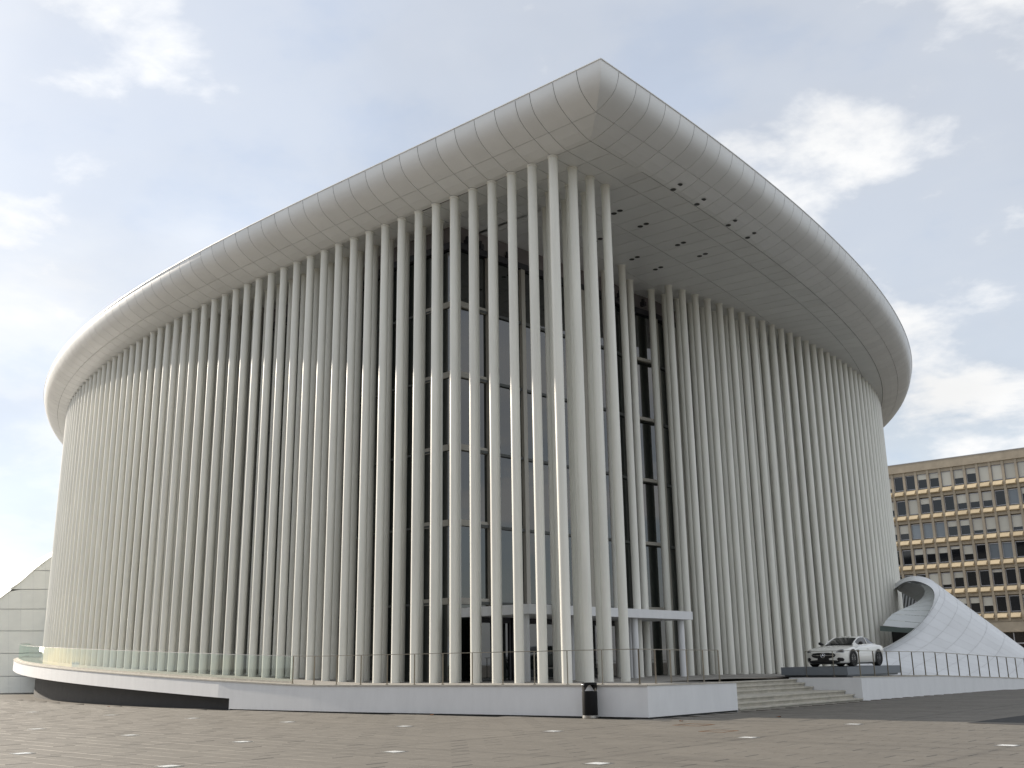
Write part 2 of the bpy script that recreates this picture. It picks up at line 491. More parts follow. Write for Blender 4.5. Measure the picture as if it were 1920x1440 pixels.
# lights set flush in the square
plates = [(22.0, -8.4), (15.66, -8.3), (10.15, -8.2), (4.81, -8.12), (-0.37, -7.94), (-5.56, -7.6), (-10.9, -7.2), (-16.28, -6.7),
          (9.0, -14.17), (3.49, -14.2), (-1.4, -14.06), (-6.76, -14.1), (-11.73, -13.9), (-0.08, -18.6), (-5.51, -18.4), (-10.9, -1.6), (-16.2, -1.2)]
pm = MB(); pm.hexa([Vector((*(D1 * a + D2 * b), -0.02)) for a, b in ((-.15, -.15), (-.15, .15), (.15, .15), (.15, -.15))],
                   [Vector((*(D1 * a + D2 * b), 0.006)) for a, b in ((-.15, -.15), (-.15, .15), (.15, .15), (.15, -.15))])
pme = mesh('plate', pm.V, pm.F, 'light_plate')
fm = MB()
for a0, a1, b0, b1 in ((-.20, .20, -.20, -.172), (-.20, .20, .172, .20), (-.20, -.172, -.172, .172), (.172, .20, -.172, .172)):
    q = ((a0, b0), (a0, b1), (a1, b1), (a1, b0))
    fm.hexa([Vector((*(D1 * a + D2 * b), -0.02)) for a, b in q], [Vector((*(D1 * a + D2 * b), 0.005)) for a, b in q])
fme = mesh('frame', fm.V, fm.F, 'steel')
for u, v in plates:
    e = empty('ground_light', W(u, v, 0.003))
    link('plate', pme, e); link('frame', fme, e)
    tag(e, 'small square white light plate set flush in the paving of the square', 'ground light', 'lights set in the paving')

for (u, v, s, lb) in ((-7.3, -3.7, .42, 'square rusty drain frame in the paving, the one closer to the steps'), (-9.2, -5.6, .36, 'square brownish drain cover in the paving, farther out from the steps')):
    b = MB()
    for a0, a1, b0, b1 in ((-s, s, -s, -s + .04), (-s, s, s - .04, s), (-s, -s + .04, -s + .04, s - .04), (s - .04, s, -s + .04, s - .04)):
        b.uvbox(u + a0, u + a1, v + b0, v + b1, -0.02, 0.007)
    tag(b.out('drain_frame', 'rust'), lb, 'drain')
b = MB(); b.add([W(-13.2, 0.2, 0.006), W(-19, -1.0, 0.006), W(-19, 5.4, 0.006), W(-13.4, 4.6, 0.006)], [(0, 1, 2, 3)])  # flat sheet, much darker than the slabs around it
tag(b.out('dark_patch', 'dark_patch'), kind='structure')
leaves = [((-7.6, .6), 'brown fallen leaf lying on the shaded paving in front of the steps'), ((-6.2, -2.6), 'dry fallen leaf lying by the corner of the white terrace wall'),
          ((3.5, -3.1), 'small orange fallen leaf lying against the foot of the long terrace wall'), ((24.0, -4.0), 'dark red fallen leaf lying by the black recess under the terrace')]
for (u, v), lb in leaves:
    a = R.uniform(0, 6); p = W(u, v, 0.01)
    X = Vector((math.cos(a), math.sin(a), 0)); Y = Vector((-X.y, X.x, 0))
    V = [p - X * .09, p - X * .03 + Y * .05 + Vector((0, 0, .03)), p + X * .05 + Y * .045 + Vector((0, 0, .02)), p + X * .11 + Vector((0, 0, .035)), p + X * .04 - Y * .05 + Vector((0, 0, .015)), p - X * .04 - Y * .045 + Vector((0, 0, .03)), p + Vector((0, 0, .004))]
    tag(obj('fallen_leaf', V, [(6, 0, 5), (6, 5, 4), (6, 4, 3), (6, 3, 2), (6, 2, 1), (6, 1, 0)], 'leaf'), lb, 'leaf')

# ------------------------------------------------------------------ concert hall
hall = empty('concert_hall', W(0, 0, 0))
hall_inv = hall.matrix_basis.inverted()
tag(hall, 'white concert hall with dense rows of slender columns under a sharp cornered curved roof', 'concert hall')
def part(o, parent=None):
    o.parent = parent or hall
    o.matrix_parent_inverse = hall_inv if (parent is None) else Matrix()
    return o
roof = obj('roof', [], [], 'joint_dark')

# --- roof deck, backing and cladding
def left_pt(u, o, inset=0.0):
    a = max(u, -1.87 - o)
    return offL(a, o - inset) if a > 0 else (a, -(o - inset))
def right_pt(v, o, inset=0.0):
    a = max(v, -o)
    return offR(a, o - inset) if a > 0 else (-1.87 - (o - inset), a)
def cladding(pt, a, b, k0, k1, mid=1):
    """one curved panel between joints a and b, profile samples k0..k1"""
    gp = 0.012
    s = [a + gp + (b - a - 2 * gp) * i / mid for i in range(mid + 1)]
    V = []; nk = k1 - k0 + 1
    prof = list(PROF[k0:k1 + 1])
    # leave a joint at the seam
    (x0, z0), (x1, z1) = prof[0], prof[1]
    f = 0.020 / math.hypot(x1 - x0, z1 - z0); prof[0] = (x0 + (x1 - x0) * f, z0 + (z1 - z0) * f)
    for o, z in prof:
        for t in s: V.append(W(*pt(t, o), ZC + z))
    w = mid + 1; F = []
    for i in range(nk - 1):
        for j in range(mid): F.append((i * w + j, i * w + j + 1, (i + 1) * w + j + 1, (i + 1) * w + j))
    n0 = len(V)
    ring = [j for j in range(w)] + [i * w + w - 1 for i in range(1, nk)] + [(nk - 1) * w + j for j in range(w - 2, -1, -1)] + [i * w for i in range(nk - 2, 0, -1)]
    for r_ in ring: V.append(V[r_] + Vector((0, 0, 0.03)))
    for i in range(len(ring)): F.append((ring[(i + 1) % len(ring)], ring[i], n0 + i, n0 + (i + 1) % len(ring)))
    return V, F
fascia, soffit = [], []
for a, b in zip(JL, JL[1:]): fascia.append(cladding(left_pt, a, b, 3, 10, 1))
fascia.append(cladding(left_pt, -4.2, JL[0], 3, 10, 1))
for a, b in zip(JR, JR[1:]): fascia.append(cladding(right_pt, a, b, 3, 10, 1))
fascia.append(cladding(right_pt, -2.4, JR[0], 3, 10, 1))
for a, b in zip(JL[1:], JL[2:]): soffit.append(cladding(left_pt, a, b, 0, 3, 1))
soffit.append(cladding(left_pt, -3.2, JL[1], 0, 3, 1))
for a, b in zip(JR[1:], JR[2:]): soffit.append(cladding(right_pt, a, b, 0, 3, 1))
soffit.append(cladding(right_pt, -1.3, JR[1], 0, 3, 1))
def flat(P):
    c = sum((Vector(p) for p in P), Vector((0, 0))) / len(P)
    Q = []
    for p in P:
        p = Vector(p); Q.append(p)
    # pull every edge in by the same joint width
    n_ = len(Q); sgn = 1 if sum(Q[i].x * Q[(i + 1) % n_].y - Q[(i + 1) % n_].x * Q[i].y for i in range(n_)) > 0 else -1
    Q2 = []
    for i in range(n_):
        e0 = (Q[i] - Q[i - 1]).normalized(); e1 = (Q[(i + 1) % n_] - Q[i]).normalized()
        n0_ = Vector((-e0.y, e0.x)) * sgn; n1_ = Vector((-e1.y, e1.x)) * sgn
        Q2.append(Q[i] + (n0_ + n1_) * 0.013)
    Q = Q2
    V = [W(p.x, p.y, ZC - 0.0) for p in Q] + [W(p.x, p.y, ZC + 0.03) for p in Q]
    n = len(P)
    return V, [tuple(range(n))] + [((i + 1) % n, i, n + i, n + (i + 1) % n) for i in range(n)]
# soffit inside the left row
JLi = [u for u in JL if u > 7.5]
for a, b in zip([7.45] + JLi, JLi):
    for o0, o1 in ((0, -1.28), (-1.28, -2.44), (-2.44, -3.2)):
        if o0 < -2 and a < 13: continue
        soffit.append(flat([offL(a, o0), offL(b, o0), offL(b, o1), offL(a, o1)]))
# corner bay among the columns, then the wide entrance soffit
us = [-1.87, -0.73, 0.0] + [1.087 * i for i in range(1, 7)] + [7.45]
vsn = [0.0, 1.28, 2.44, 3.51]
for a, b in zip(us, us[1:]):
    for c, d in zip(vsn, vsn[1:]):
        soffit.append(flat([(a, c), (a, d), (b, d), (b, c)]))
JRi = [3.51] + [v for v in JR if v > 4.0]
rows = [0.0, -1.15, -3.77, -6.57, -9.4]
for c, d in zip(JRi, JRi[1:]):
    for o0, o1 in zip(rows, rows[1:]):
        if -o0 > Dc(c) + 3.2 and c > 12: continue
        soffit.append(flat([offR(c, o0), offR(d, o0), offR(d, o1), offR(c, o1)]))
def center(VF): return sum(VF[0], Vector()) / len(VF[0])
for nm, lst in (('fascia_panel', fascia), ('soffit_panel', soffit)):
    lst.sort(key=lambda q: center(q).to_2d().length)
    rest = MB()
    for k, (V, F) in enumerate(lst):
        F = [f[::-1] for f in F]
        if k < 300:
            c = center((V, F))
            o = obj(nm, [v for v in V], F, 'cladding', roof)
            if nm == 'fascia_panel': autosmooth(o, 40)
        else: rest.add(V, F)
    if rest.V: tag(rest.out(nm + 's', 'cladding', roof), kind='stuff')
# dark backing behind the joints and the flat deck
bk = MB()
def strip(pt, ts, o_list):
    V = []
    for o, z in o_list:
        for t in ts: V.append(W(*pt(t, o), ZC + z))
    w = len(ts); F = [(i * w + j, i * w + j + 1, (i + 1) * w + j + 1, (i + 1) * w + j) for i in range(len(o_list) - 1) for j in range(w - 1)]
    return V, F
inner = [(o - 0.012, z + 0.028) for o, z in PROF[1:-1]]
inner = [(-0.02, 0.028)] + inner + [(2.20, 1.545)]
for pt, ts in ((left_pt, [-4.2] + JL), (right_pt, [-2.4] + JR)):
    V, F = strip(pt, ts, inner); bk.add(V, F)
outl = [W(*left_pt(u, 2.215), ZC + 1.55) for u in [-4.2] + JL] + [W(*right_pt(v, 2.215), ZC + 1.55) for v in reversed(JR)]
n0 = len(bk.V); bk.V += outl
import mathutils.geometry as mg
tri = mg.tessellate_polygon([outl])
bk.F += [tuple(n0 + i for i in t) for t in tri]
inl = [W(*left_pt(u, 0.0), ZC + 0.027) for u in [-1.87] + JL[2:]] + [W(*right_pt(v, 0.0), ZC + 0.027) for v in reversed(JR[2:])]
n0 = len(bk.V); bk.V += inl
bk.F += [tuple(n0 + i for i in t) for t in mg.tessellate_polygon([inl])]
me = mesh('roof', bk.V, bk.F, 'joint_dark'); roof.data = me
roof.parent = hall; roof.matrix_parent_inverse = hall_inv
# thin metal drip edge along the rim
for nm, pt, ts in (('roof_edge', left_pt, [-4.2] + JL), ('roof_edge', right_pt, [-2.4] + JR)):
    e = MB(); P = [W(*pt(t, 2.235), ZC + 1.585) for t in ts]
    for a, b in zip(P, P[1:]):
        if (a - b).length > 1e-3: e.beam(a, b, 0.05, 0.035)
    obj(nm, e.V, e.F, 'cladding', roof)
# pairs of round downlights in the soffit
spots = [(-2.05, 5.75, .02), (-2.0, 7.72, .02), (-1.85, 10.67, .025), (-1.77, 12.6, .03), (1.2, 5.96, 0), (1.16, 7.95, 0), (1.11, 11.01, 0), (1.09, 12.97, 0), (3.77, 10.99, 0), (3.69, 12.95, 0), (3.74, 7.89, 0)]
sp = MB(); sp.lathe([(0.0, -0.012), (0.122, -0.008), (0.130, 0.0)], 20)
spm = mesh('downlight', sp.V, [f for f in sp.F], 'spot_dark')
def soff_z(u, v):
    o_ = max(0.0, Gc(v) - u)
    for (a_, z_), (b_, y_) in zip(PROF, PROF[1:]):
        if o_ <= b_: return z_ + (y_ - z_) * (o_ - a_) / (b_ - a_) - .004
    return 0.0
for u, v, dz in spots:
    for k in (-1, 1):
        link('downlight', spm, roof, W(u - k * 0.185, v - k * .03, ZC + soff_z(u - k * .185, v)))

# --- columns
cm = MB(); RC = 0.182
cm.lathe([(RC, 0.93), (RC, ZC - 0.07), (RC + 0.035, ZC - 0.05), (RC + 0.035, ZC + 0.01)], 28)
cme = mesh('column', cm.V, cm.F, 'column_paint', True)
cme.set_sharp_from_angle(angle=rad(40))
cols = []
def bulge(u):
    t = min(1, max(0, (u - 34) / 20)); return 0.32 * t * t * (3 - 2 * t)
for u in JL:
    if u >= 0 and u < 78: cols.append(offL(u, bulge(u)) if u > 0 else (0.0, 0.0))
for u in JL:
    if 0.5 < u < 78: cols.append(offL(u, bulge(u) - 1.28))
for j, v in ((1, 1.28), (2, 2.44), (3, 3.51)):
    cols.append((0.03, v))
    if j >= 2:
        for i in range(1, j + 1): cols.append((i * 1.087, v))
R2 = lambda v: (Gc(v) + Dc(v), v)
RV = arc(R2, 15.51, 66.0, 1.113)
for v in RV: cols.append(R2(v))
for v in RV: cols.append((R2(v)[0] + 1.06, v - 0.1))
cols += [(4.85, 11.4), (5.95, 11.4), (5.78, 13.4)]
for u, v in cols:
    o = link('column', cme, hall); o.matrix_parent_inverse = hall_inv; o.location = W(u, v, 0)
third = MB()
for u in JL:
    if 14.5 < u < 76:
        third.lathe([(RC, 0.93), (RC, ZC)], 20, W(*offL(u + .50, bulge(u) - 2.44)))
for v in RV:
    if v > 20: third.lathe([(RC, 0.93), (RC, ZC)], 20, W(R2(v)[0] + 2.15, v + .36))
o = autosmooth(third.out('columns', 'column_paint', hall), 40); o.matrix_parent_inverse = hall_inv; tag(o, kind='stuff')
print('columns', len(cols))

# --- glass walls behind the columns
def gback(t, a, b): return 1.98 + 1.15 * min(1, max(0, (t - a) / (b - a)))
GL = [offL(u, -gback(u, 13, 15)) for u in arc(lambda u: (u, Fc(u)), 7.4, 78, 2.17)]
GL[0] = (7.4, 1.98)
def gr(v): return Gc(v) + Dc(v) + gback(v, 18, 21) - .03
GRv = [1.98, 3.95, 6.1, 8.2, 10.3, 12.4] + arc(lambda v: (gr(v), v), 14.5, 66, 2.2)
GR = [(7.4 - 0.085 * (v - 1.98), v) if v < 14 else (gr(v), v) for v in GRv]
LEV = [0.9, 4.15, 7.4, 10.65, 13.9, 17.15, 19.85]
paneM = 0
def wall(P, inset):
    for (a, b) in zip(P, P[1:]):
        A, B = Vector(a), Vector(b)
        d = (B - A).normalized(); n = Vector((d.y, -d.x))
        for z0, z1 in zip(LEV, LEV[1:]):
            p0, p1 = A + d * 0.03, B - d * 0.03
            V = [W(*p0, z0 + 0.03), W(*p1, z0 + 0.03), W(*p1, z1 - 0.03), W(*p0, z1 - 0.03)]
            V += [W(*(p - inset * 0.02), z) for p, z in ((p0, z0 + .03), (p1, z0 + .03), (p1, z1 - .03), (p0, z1 - .03))] if False else []
            o = obj('glass_pane', V, [(0, 1, 2, 3)], 'facade_glass', hall); o.matrix_parent_inverse = hall_inv
wall(GL[:19], Vector((0, 1))); wall(GR[:16], Vector((1, 0)))
fr = MB(); 
for P in (GL[18:], GR[15:]):
    for a, b in zip(P, P[1:]): fr.add([W(*a, .9), W(*b, .9), W(*b, 19.85), W(*a, 19.85)], [(0, 1, 2, 3)])
a, b = GL[-1], GR[-1]
fr.add([W(*a, 0), W(*b, 0), W(*b, 21), W(*a, 21)], [(0, 1, 2, 3)])
o = fr.out('glass_wall', 'facade_glass', hall); o.matrix_parent_inverse = hall_inv; tag(o, kind='stuff')
# mullions, transoms, top beam and the wall above it
def hb(name, a, b, w, h, z, m):
    q = MB(); q.beam(W(*a, z), W(*b, z), w, h); o = q.out(name, m, hall); o.matrix_parent_inverse = hall_inv
for i, p in enumerate(GL[:19]):
    q = MB(); c = W(*p); q.box(c.x - .05, c.x + .05, c.y - .05, c.y + .05, .9, 19.85)
    o = q.out('mullion', 'transom_dark', hall); o.matrix_parent_inverse = hall_inv
for i, p in enumerate(GR[1:16]):
    u, v = p
    q = MB(); q.uvbox(u - .16, u + .05, v - .13, v + .13, .9, 19.85)
    o = q.out('mullion', 'mullion_paint', hall); o.matrix_parent_inverse = hall_inv
for z in LEV[1:-1]:
    for a, b in zip(GL[:18], GL[1:19]): hb('transom', a, b, 0.09, 0.09, z, 'transom_dark')
    for a, b in zip(GR[:15], GR[1:16]): hb('transom', (a[0] - .04, a[1] + .13), (b[0] - .04, b[1] - .13), 0.14, 0.12, z, 'transom_dark')
    # beige ties between the glass corner and the posts
    hb('facade_tie', (7.3, 1.9), (5.2, 1.9), 0.22, 0.28, z + .02, 'mullion_paint') if False else None
    hb('facade_tie', (7.34, 2.05), (7.26, 3.82), 0.20, 0.26, z + .06, 'mullion_paint')
    hb('facade_tie', (7.46, 1.93), (9.5, 1.93), 0.10, 0.26, z + .06, 'mullion_paint')
    k = GR[6]; hb('facade_tie', (k[0] - .25, k[1] + .15), (GR[7][0] - .25, GR[7][1] - .15), 0.16, 0.16, z + .05, 'mullion_paint')
tb = MB(); wl = MB()
for P in (GL, GR):
    for a, b in zip(P, P[1:]):
        tb.beam(W(*a, 20.0), W(*b, 20.0), 0.34, 0.30)
        wl.add([W(*a, 20.1), W(*b, 20.1), W(*b, 20.99), W(*a, 20.99)], [(0, 1, 2, 3)])
o = tb.out('top_beam', 'dark_beam', hall); o.matrix_parent_inverse = hall_inv
o = wl.out('upper_wall', 'mauve_wall', hall); o.matrix_parent_inverse = hall_inv
# service boxes and floodlights standing on the beam
for (u, v) in [(7.2, 2.6), (7.15, 3.4), (7.1, 5.2), (8.2, 1.75), (9.6, 1.75), (11.6, 1.75), (6.3, 13.2), (6.2, 15.2)]:
    q = MB(); q.uvbox(u - .14, u + .14, v - .10, v + .10, 20.15, 20.38); q.uvbox(u - .07, u + .07, v - .05, v + .05, 20.38, 20.55)
    o = q.out('floodlight', 'dark_beam', hall); o.matrix_parent_inverse = hall_inv

# --- entrance canopy with its posts and doors
q = MB(); q.uvbox(3.35, 7.0, 1.95, 13.75, 3.53, 3.90)
can = q.out('entrance_canopy', 'white_render', hall); can.matrix_parent_inverse = hall_inv
for v in (2.2, 6.0, 9.55, 13.3):
    q = MB(); q.lathe([(0.15, 0.9), (0.15, 3.53)], 20, W(3.75, v))
    autosmooth(q.out('canopy_post', 'white_render', can))
for v in (10.1, 5.9):
    q = MB(); q.lathe([(0.13, 0.9), (0.13, 3.53)], 20, W(4.4, v))
    autosmooth(q.out('canopy_post', 'white_render', can))
for a, b in ((2.2, 4.2), (4.3, 6.3), (6.4, 8.4), (8.5, 10.5), (10.6, 12.9)):
    fr_ = MB()
    fr_.uvbox(6.30, 6.42, a, b, 3.30, 3.52); fr_.uvbox(6.30, 6.42, a, a + .1, 1.0, 3.30); fr_.uvbox(6.30, 6.42, b - .1, b, 1.0, 3.30); fr_.uvbox(6.31, 6.41, (a + b) / 2 - .05, (a + b) / 2 + .05, 1.0, 3.30)
    d_ = fr_.out('entrance_door', 'dark_beam', can)
    pn = MB(); pn.uvbox(6.35, 6.37, a + .1, b - .1, 1.0, 3.30); pn.out('door_glass', 'facade_glass', d_)

# ------------------------------------------------------------------ terrace around the hall
ter = empty('terrace', W(-4, -1.6, 0))
tinv = ter.matrix_basis.inverted()
tag(ter, 'raised terrace with long white rendered walls and a stone edge around the columned hall', 'terrace')
def tpart(o): o.parent = ter; o.matrix_parent_inverse = tinv; return o
def ZP(u): return 1.0 + 0.034 * max(0.0, min(u, 62) - 10.5)
def lerp_tab(tab, x):
    for (a, p), (b, q) in zip(tab, tab[1:]):
        if x <= b: return p + (q - p) * max(0.0, x - a) / (b - a)
    return tab[-1][1]
UE = [-4.4 + 0.0, -2.5, 0.001, 2, 4, 6, 8, 10, 11.5, 13, 14.2, 15.2] + [16 + 1.5 * i for i in range(42)]
EDGE = [(offL(u, edgeL_off(u)) if u > 0 else (u, -edgeL_off(u)), u) for u in UE]
EDGE[0] = ((WALLU, -1.66), -4.4)
iw = UE.index(15.2)
# solid wall
wm = MB(); gapm = MB()
for (p, u), (q_, u2) in zip(EDGE[:iw + 1], EDGE[1:iw + 1]):
    wm.add([W(*p, 0.035), W(*q_, 0.035), W(*q_, ZP(u2) - .05), W(*p, ZP(u) - .05)], [(0, 3, 2, 1)])
    gapm.add([W(*p, 0.035), W(*q_, 0.035), W(q_[0] + (.05 if q_[0] < -4 else 0), q_[1] + .05, .035), W(p[0] + (.05 if p[0] < -4 else 0), p[1] + .05, .035)], [(0, 1, 2, 3)])
    gapm.add([W(p[0] + (.05 if p[0] < -4 else 0), p[1] + .05, -.1), W(q_[0], q_[1] + .05, -.1), W(q_[0], q_[1] + .05, .036), W(p[0] + (.05 if p[0] < -4 else 0), p[1] + .05, .036)], [(0, 3, 2, 1)])
p, u = EDGE[iw]; pin = offL(u, edgeL_off(u) - .9)
wm.add([W(*p, -.1), W(*pin, -.1), W(*pin, ZP(u) - .05), W(*p, ZP(u) - .05)], [(0, 3, 2, 1)])
tpart(wm.out('terrace_wall', 'white_render'))
# ramping slab edge and underside
sb = MB()
for (p, u), (q_, u2) in zip(EDGE[iw:], EDGE[iw + 1:]):
    z0, z1 = ZP(u) - .05, ZP(u2) - .05
    pi, qi = offL(u, edgeL_off(u) - 2.2), offL(u2, edgeL_off(u2) - 2.2)
    sb.add([W(*p, z0 - .66), W(*q_, z1 - .66), W(*q_, z1), W(*p, z0)], [(0, 3, 2, 1)])
    sb.add([W(*p, z0 - .66), W(*q_, z1 - .66), W(*qi, z1 - .66), W(*pi, z0 - .66)], [(0, 1, 2, 3)])
o = sb.out('slab_edge', 'white_render'); tpart(autosmooth(o, 30))
# black recessed wall below the slab
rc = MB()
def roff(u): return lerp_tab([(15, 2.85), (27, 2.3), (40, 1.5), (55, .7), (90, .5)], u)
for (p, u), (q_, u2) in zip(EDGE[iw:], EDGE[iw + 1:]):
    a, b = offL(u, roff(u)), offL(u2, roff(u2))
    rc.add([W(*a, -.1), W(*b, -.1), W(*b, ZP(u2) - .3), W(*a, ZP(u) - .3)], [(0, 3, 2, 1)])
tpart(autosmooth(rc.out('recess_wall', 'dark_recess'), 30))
# stone edge
cp = MB()
for (p, u), (q_, u2) in zip(EDGE, EDGE[1:]):
    def lip(p, u, o): return offL(u, edgeL_off(u) + o) if u > 0 else (p[0], p[1] - o)
    a, b = lip(p, u, .035), lip(q_, u2, .035); a2, b2 = lip(p, u, -.45), lip(q_, u2, -.45)
    za, zb = ZP(u), ZP(u2)
    cp.hexa([W(*a, za - .05), W(*a2, za - .05), W(*b2, zb - .05), W(*b, zb - .05)], [W(*a, za), W(*a2, za), W(*b2, zb), W(*b, zb)])
tpart(cp.out('stone_edge', 'coping'))
# floor
fl = MB()
for (p, u), (q_, u2) in zip(EDGE, EDGE[1:]):
    def ins(u, o): return offL(u, o) if u > 0 else (u, -o)
    a, b = ins(u, edgeL_off(u) - .45), ins(u2, edgeL_off(u2) - .45)
    a2, b2 = (ins(u, -2.1), ins(u2, -2.1))
    fl.add([W(*a, ZP(u) - .006), W(*b, ZP(u2) - .006), W(*b2, ZP(u2) - .006), W(*a2, ZP(u) - .006)], [(0, 1, 2, 3)])
RZ = [(-2, 1.0), (3.7, .965), (13.8, .945), (21.4, .86), (31.7, .53), (45, .05)]
vv = [-1.66, 0, 1.5, 3.67]
for a, b in zip(vv, vv[1:]):
    fl.add([W(WALLU + .4, a, lerp_tab(RZ, a) - .006), W(7.4, a, .994), W(7.4, b, .994), W(WALLU + .4, b, lerp_tab(RZ, b) - .006)], [(3, 2, 1, 0)])
fl.add([W(-1.25, 3.67, .965), W(7.4, 3.67, .994), W(6.4, 13.85, .994), W(-1.25, 13.85, .95)], [(3, 2, 1, 0)])
vv = [13.85, 18, 21.4, 25, 28, 31.7, 36, 40, 45]
for a, b in zip(vv, vv[1:]):
    fl.add([W(WALLU - .0, a, lerp_tab(RZ, a) - .006), W(gr(a), a, 1.0 if a < 22 else lerp_tab(RZ, a)), W(gr(b), b, 1.0 if b < 22 else lerp_tab(RZ, b)), W(WALLU - lerp_tab([(13, 0), (31.7, 1.1), (45, 2)], b), b, lerp_tab(RZ, b) - .006)], [(3, 2, 1, 0)])
tpart(fl.out('terrace_floor', 'terrace_floor'))
# right walls
rw = MB()
gapm.add([W(WALLU + .05, -1.61, -.1), W(WALLU + .02, 3.67, -.1), W(WALLU + .02, 3.67, .036), W(WALLU + .05, -1.61, .036)], [(0, 1, 2, 3)])
tpart(gapm.out('shadow_gap', 'joint_dark'))
rw.add([W(WALLU, -1.66, .035), W(WALLU - .03, 3.67, .035), W(WALLU - .03, 3.67, .925), W(WALLU, -1.66, .96)], [(0, 1, 2, 3)])
rw.add([W(WALLU - .03, 3.67, -.1), W(-1.25, 3.67, -.1), W(-1.25, 3.67, .925), W(WALLU - .03, 3.67, .925)], [(0, 1, 2, 3)])
tpart(rw.out('terrace_wall', 'white_render'))
ce = MB()
ce.hexa([W(WALLU - .02, -1.66, .955), W(WALLU - .05, 3.69, .92), W(WALLU + .4, 3.69, .92), W(WALLU + .4, -1.66, .955)],
        [W(WALLU - .02, -1.66, 1.0), W(WALLU - .05, 3.69, .965), W(WALLU + .4, 3.69, .965), W(WALLU + .4, -1.66, 1.0)])
tpart(ce.out('stone_edge', 'coping'))
def wu(v): return WALLU - lerp_tab([(13, 0), (31.7, 1.1), (45, 2)], v)
r2 = MB(); ce = MB()
vv = [13.85, 17, 19, 21.4, 24, 26, 28, 30, 31.7, 34, 37, 40, 44]
for a, b in zip(vv, vv[1:]):
    za, zb = lerp_tab(RZ, a), lerp_tab(RZ, b)
    r2.add([W(wu(a), a, -.1), W(wu(b), b, -.1), W(wu(b), b, zb - .04), W(wu(a), a, za - .04)], [(0, 1, 2, 3)])
    ce.hexa([W(wu(a) - .02, a, za - .04), W(wu(b) - .02, b, zb - .04), W(wu(b) + .35, b, zb - .04), W(wu(a) + .35, a, za - .04)],
            [W(wu(a) - .02, a, za), W(wu(b) - .02, b, zb), W(wu(b) + .35, b, zb), W(wu(a) + .35, a, za)])
r2.add([W(wu(13.85), 13.85, -.1), W(-1.25, 13.85, -.1), W(-1.25, 13.85, .905), W(wu(13.85), 13.85, .905)], [(3, 2, 1, 0)])
tpart(r2.out('ramp_wall', 'white_render')); tpart(ce.out('stone_edge', 'coping'))

# ------------------------------------------------------------------ steps
stairs = empty('stairs', W(-4.5, 8.7, 0))
tag(stairs, 'flight of wide pale stone steps between the white terrace walls', 'stairs')
sinv = stairs.matrix_basis.inverted()
fronts = [(-4.5, .085), (-4.13, .24), (-3.77, .395), (-2.36, .545), (-1.98, .70), (-1.62, .855)]
for k, (u0, z) in enumerate(fronts):
    u1 = fronts[k + 1][0] + .06 if k + 1 < len(fronts) else -1.2
    v = 3.70; zb = -0.1 if k == 0 else fronts[k - 1][1] - .02
    n = 4
    cuts = [3.70 + (13.83 - 3.70) * (i / n) + (R.uniform(-.4, .4) if 0 < i < n else 0) for i in range(n + 1)]
    for a, b in zip(cuts, cuts[1:]):
        q = MB(); z_ = z + R.uniform(-.004, .004); e = 0.015
        q.uvbox(u0 + .035, u1, a + .005, b - .005, zb, z_ - .05)
        q.uvbox(u0 - .03, u1, a + .006, b - .006, z_ - .045, z_)
        o = q.out('step', 'stair_stone'); o.parent = stairs; o.matrix_parent_inverse = sinv

# ------------------------------------------------------------------ railings and glass balustrade
def railing(name, pts, label, every=1.2, h=1.06, post=0.05, first=True):
    """pts: list of (Vector base) polyline; posts every n metres"""
    e = empty(name, pts[0]); inv = e.matrix_basis.inverted()
    tag(e, label, 'railing')
    top = MB(); P = [p + Vector((0, 0, h)) for p in pts]
    for a, b in zip(P, P[1:]): top.beam(a, b, 0.04, 0.022)
    o = top.out('handrail', 'steel_rail'); o.parent = e; o.matrix_parent_inverse = inv
    tot = 0; L = [0]
    for a, b in zip(pts, pts[1:]): tot += (b - a).length; L.append(tot)
    n = max(1, round(tot / every))
    for i in range(n + 1):
        s = tot * i / n
        k = next(j for j in range(len(L) - 1) if s <= L[j + 1] + 1e-6)
        f = (s - L[k]) / (L[k + 1] - L[k]); c = pts[k].lerp(pts[k + 1], f); d = (pts[k + 1] - pts[k]); d.z = 0; d.normalize()
        nn = Vector((-d.y, d.x, 0))
        q = MB(); q.add([c + d * sx * .008 + nn * sy * post / 2 + Vector((0, 0, z)) for z in (-.02, h - .012) for sx, sy in ((-1, -1), (1, -1), (1, 1), (-1, 1))],
                        [(3, 2, 1, 0), (4, 5, 6, 7), (0, 1, 5, 4), (1, 2, 6, 5), (2, 3, 7, 6), (3, 0, 4, 7)])
        q.box(c.x - .05, c.x + .05, c.y - .05, c.y + .05, c.z - .005, c.z + .012)
        o = q.out('post', 'steel_rail'); o.parent = e; o.matrix_parent_inverse = inv
    # infill glass that can hardly be seen is left to the balustrade; here thin wires
    return e
ptsL = []
for u in [11.4, 10, 8, 6, 4, 2, 0.001, -2, -3.95]:
    p = offL(u, edgeL_off(u) - .2) if u > 0 else (u, -(edgeL_off(u) - .2))
    ptsL.append(W(*p, ZP(u)))
ptsL[-1] = W(-4.0, -1.42, 1.0)
railing('railing', ptsL, 'slim steel railing running along the long terrace wall towards the corner with the litter bin', 1.24)
railing('railing', [W(-4.0, -1.40, 1.0), W(-3.75, 1.0, .98), W(-3.7, 4.0 - .1, .965)], 'short steel railing on the white terrace wall left of the steps', 1.12)
pr_ = [W(-2.0, 14.05, .95), W(wu(14) + .2, 14.05, .945)] + [W(wu(v) + .18, v, lerp_tab(RZ, v)) for v in (16, 18, 19.5, 21.4, 24, 26, 28, 30, 31.7, 34, 37, 40, 43)]
railing('railing', pr_, 'long steel railing with close posts on the ramp wall below the display car', 1.25, 1.04)

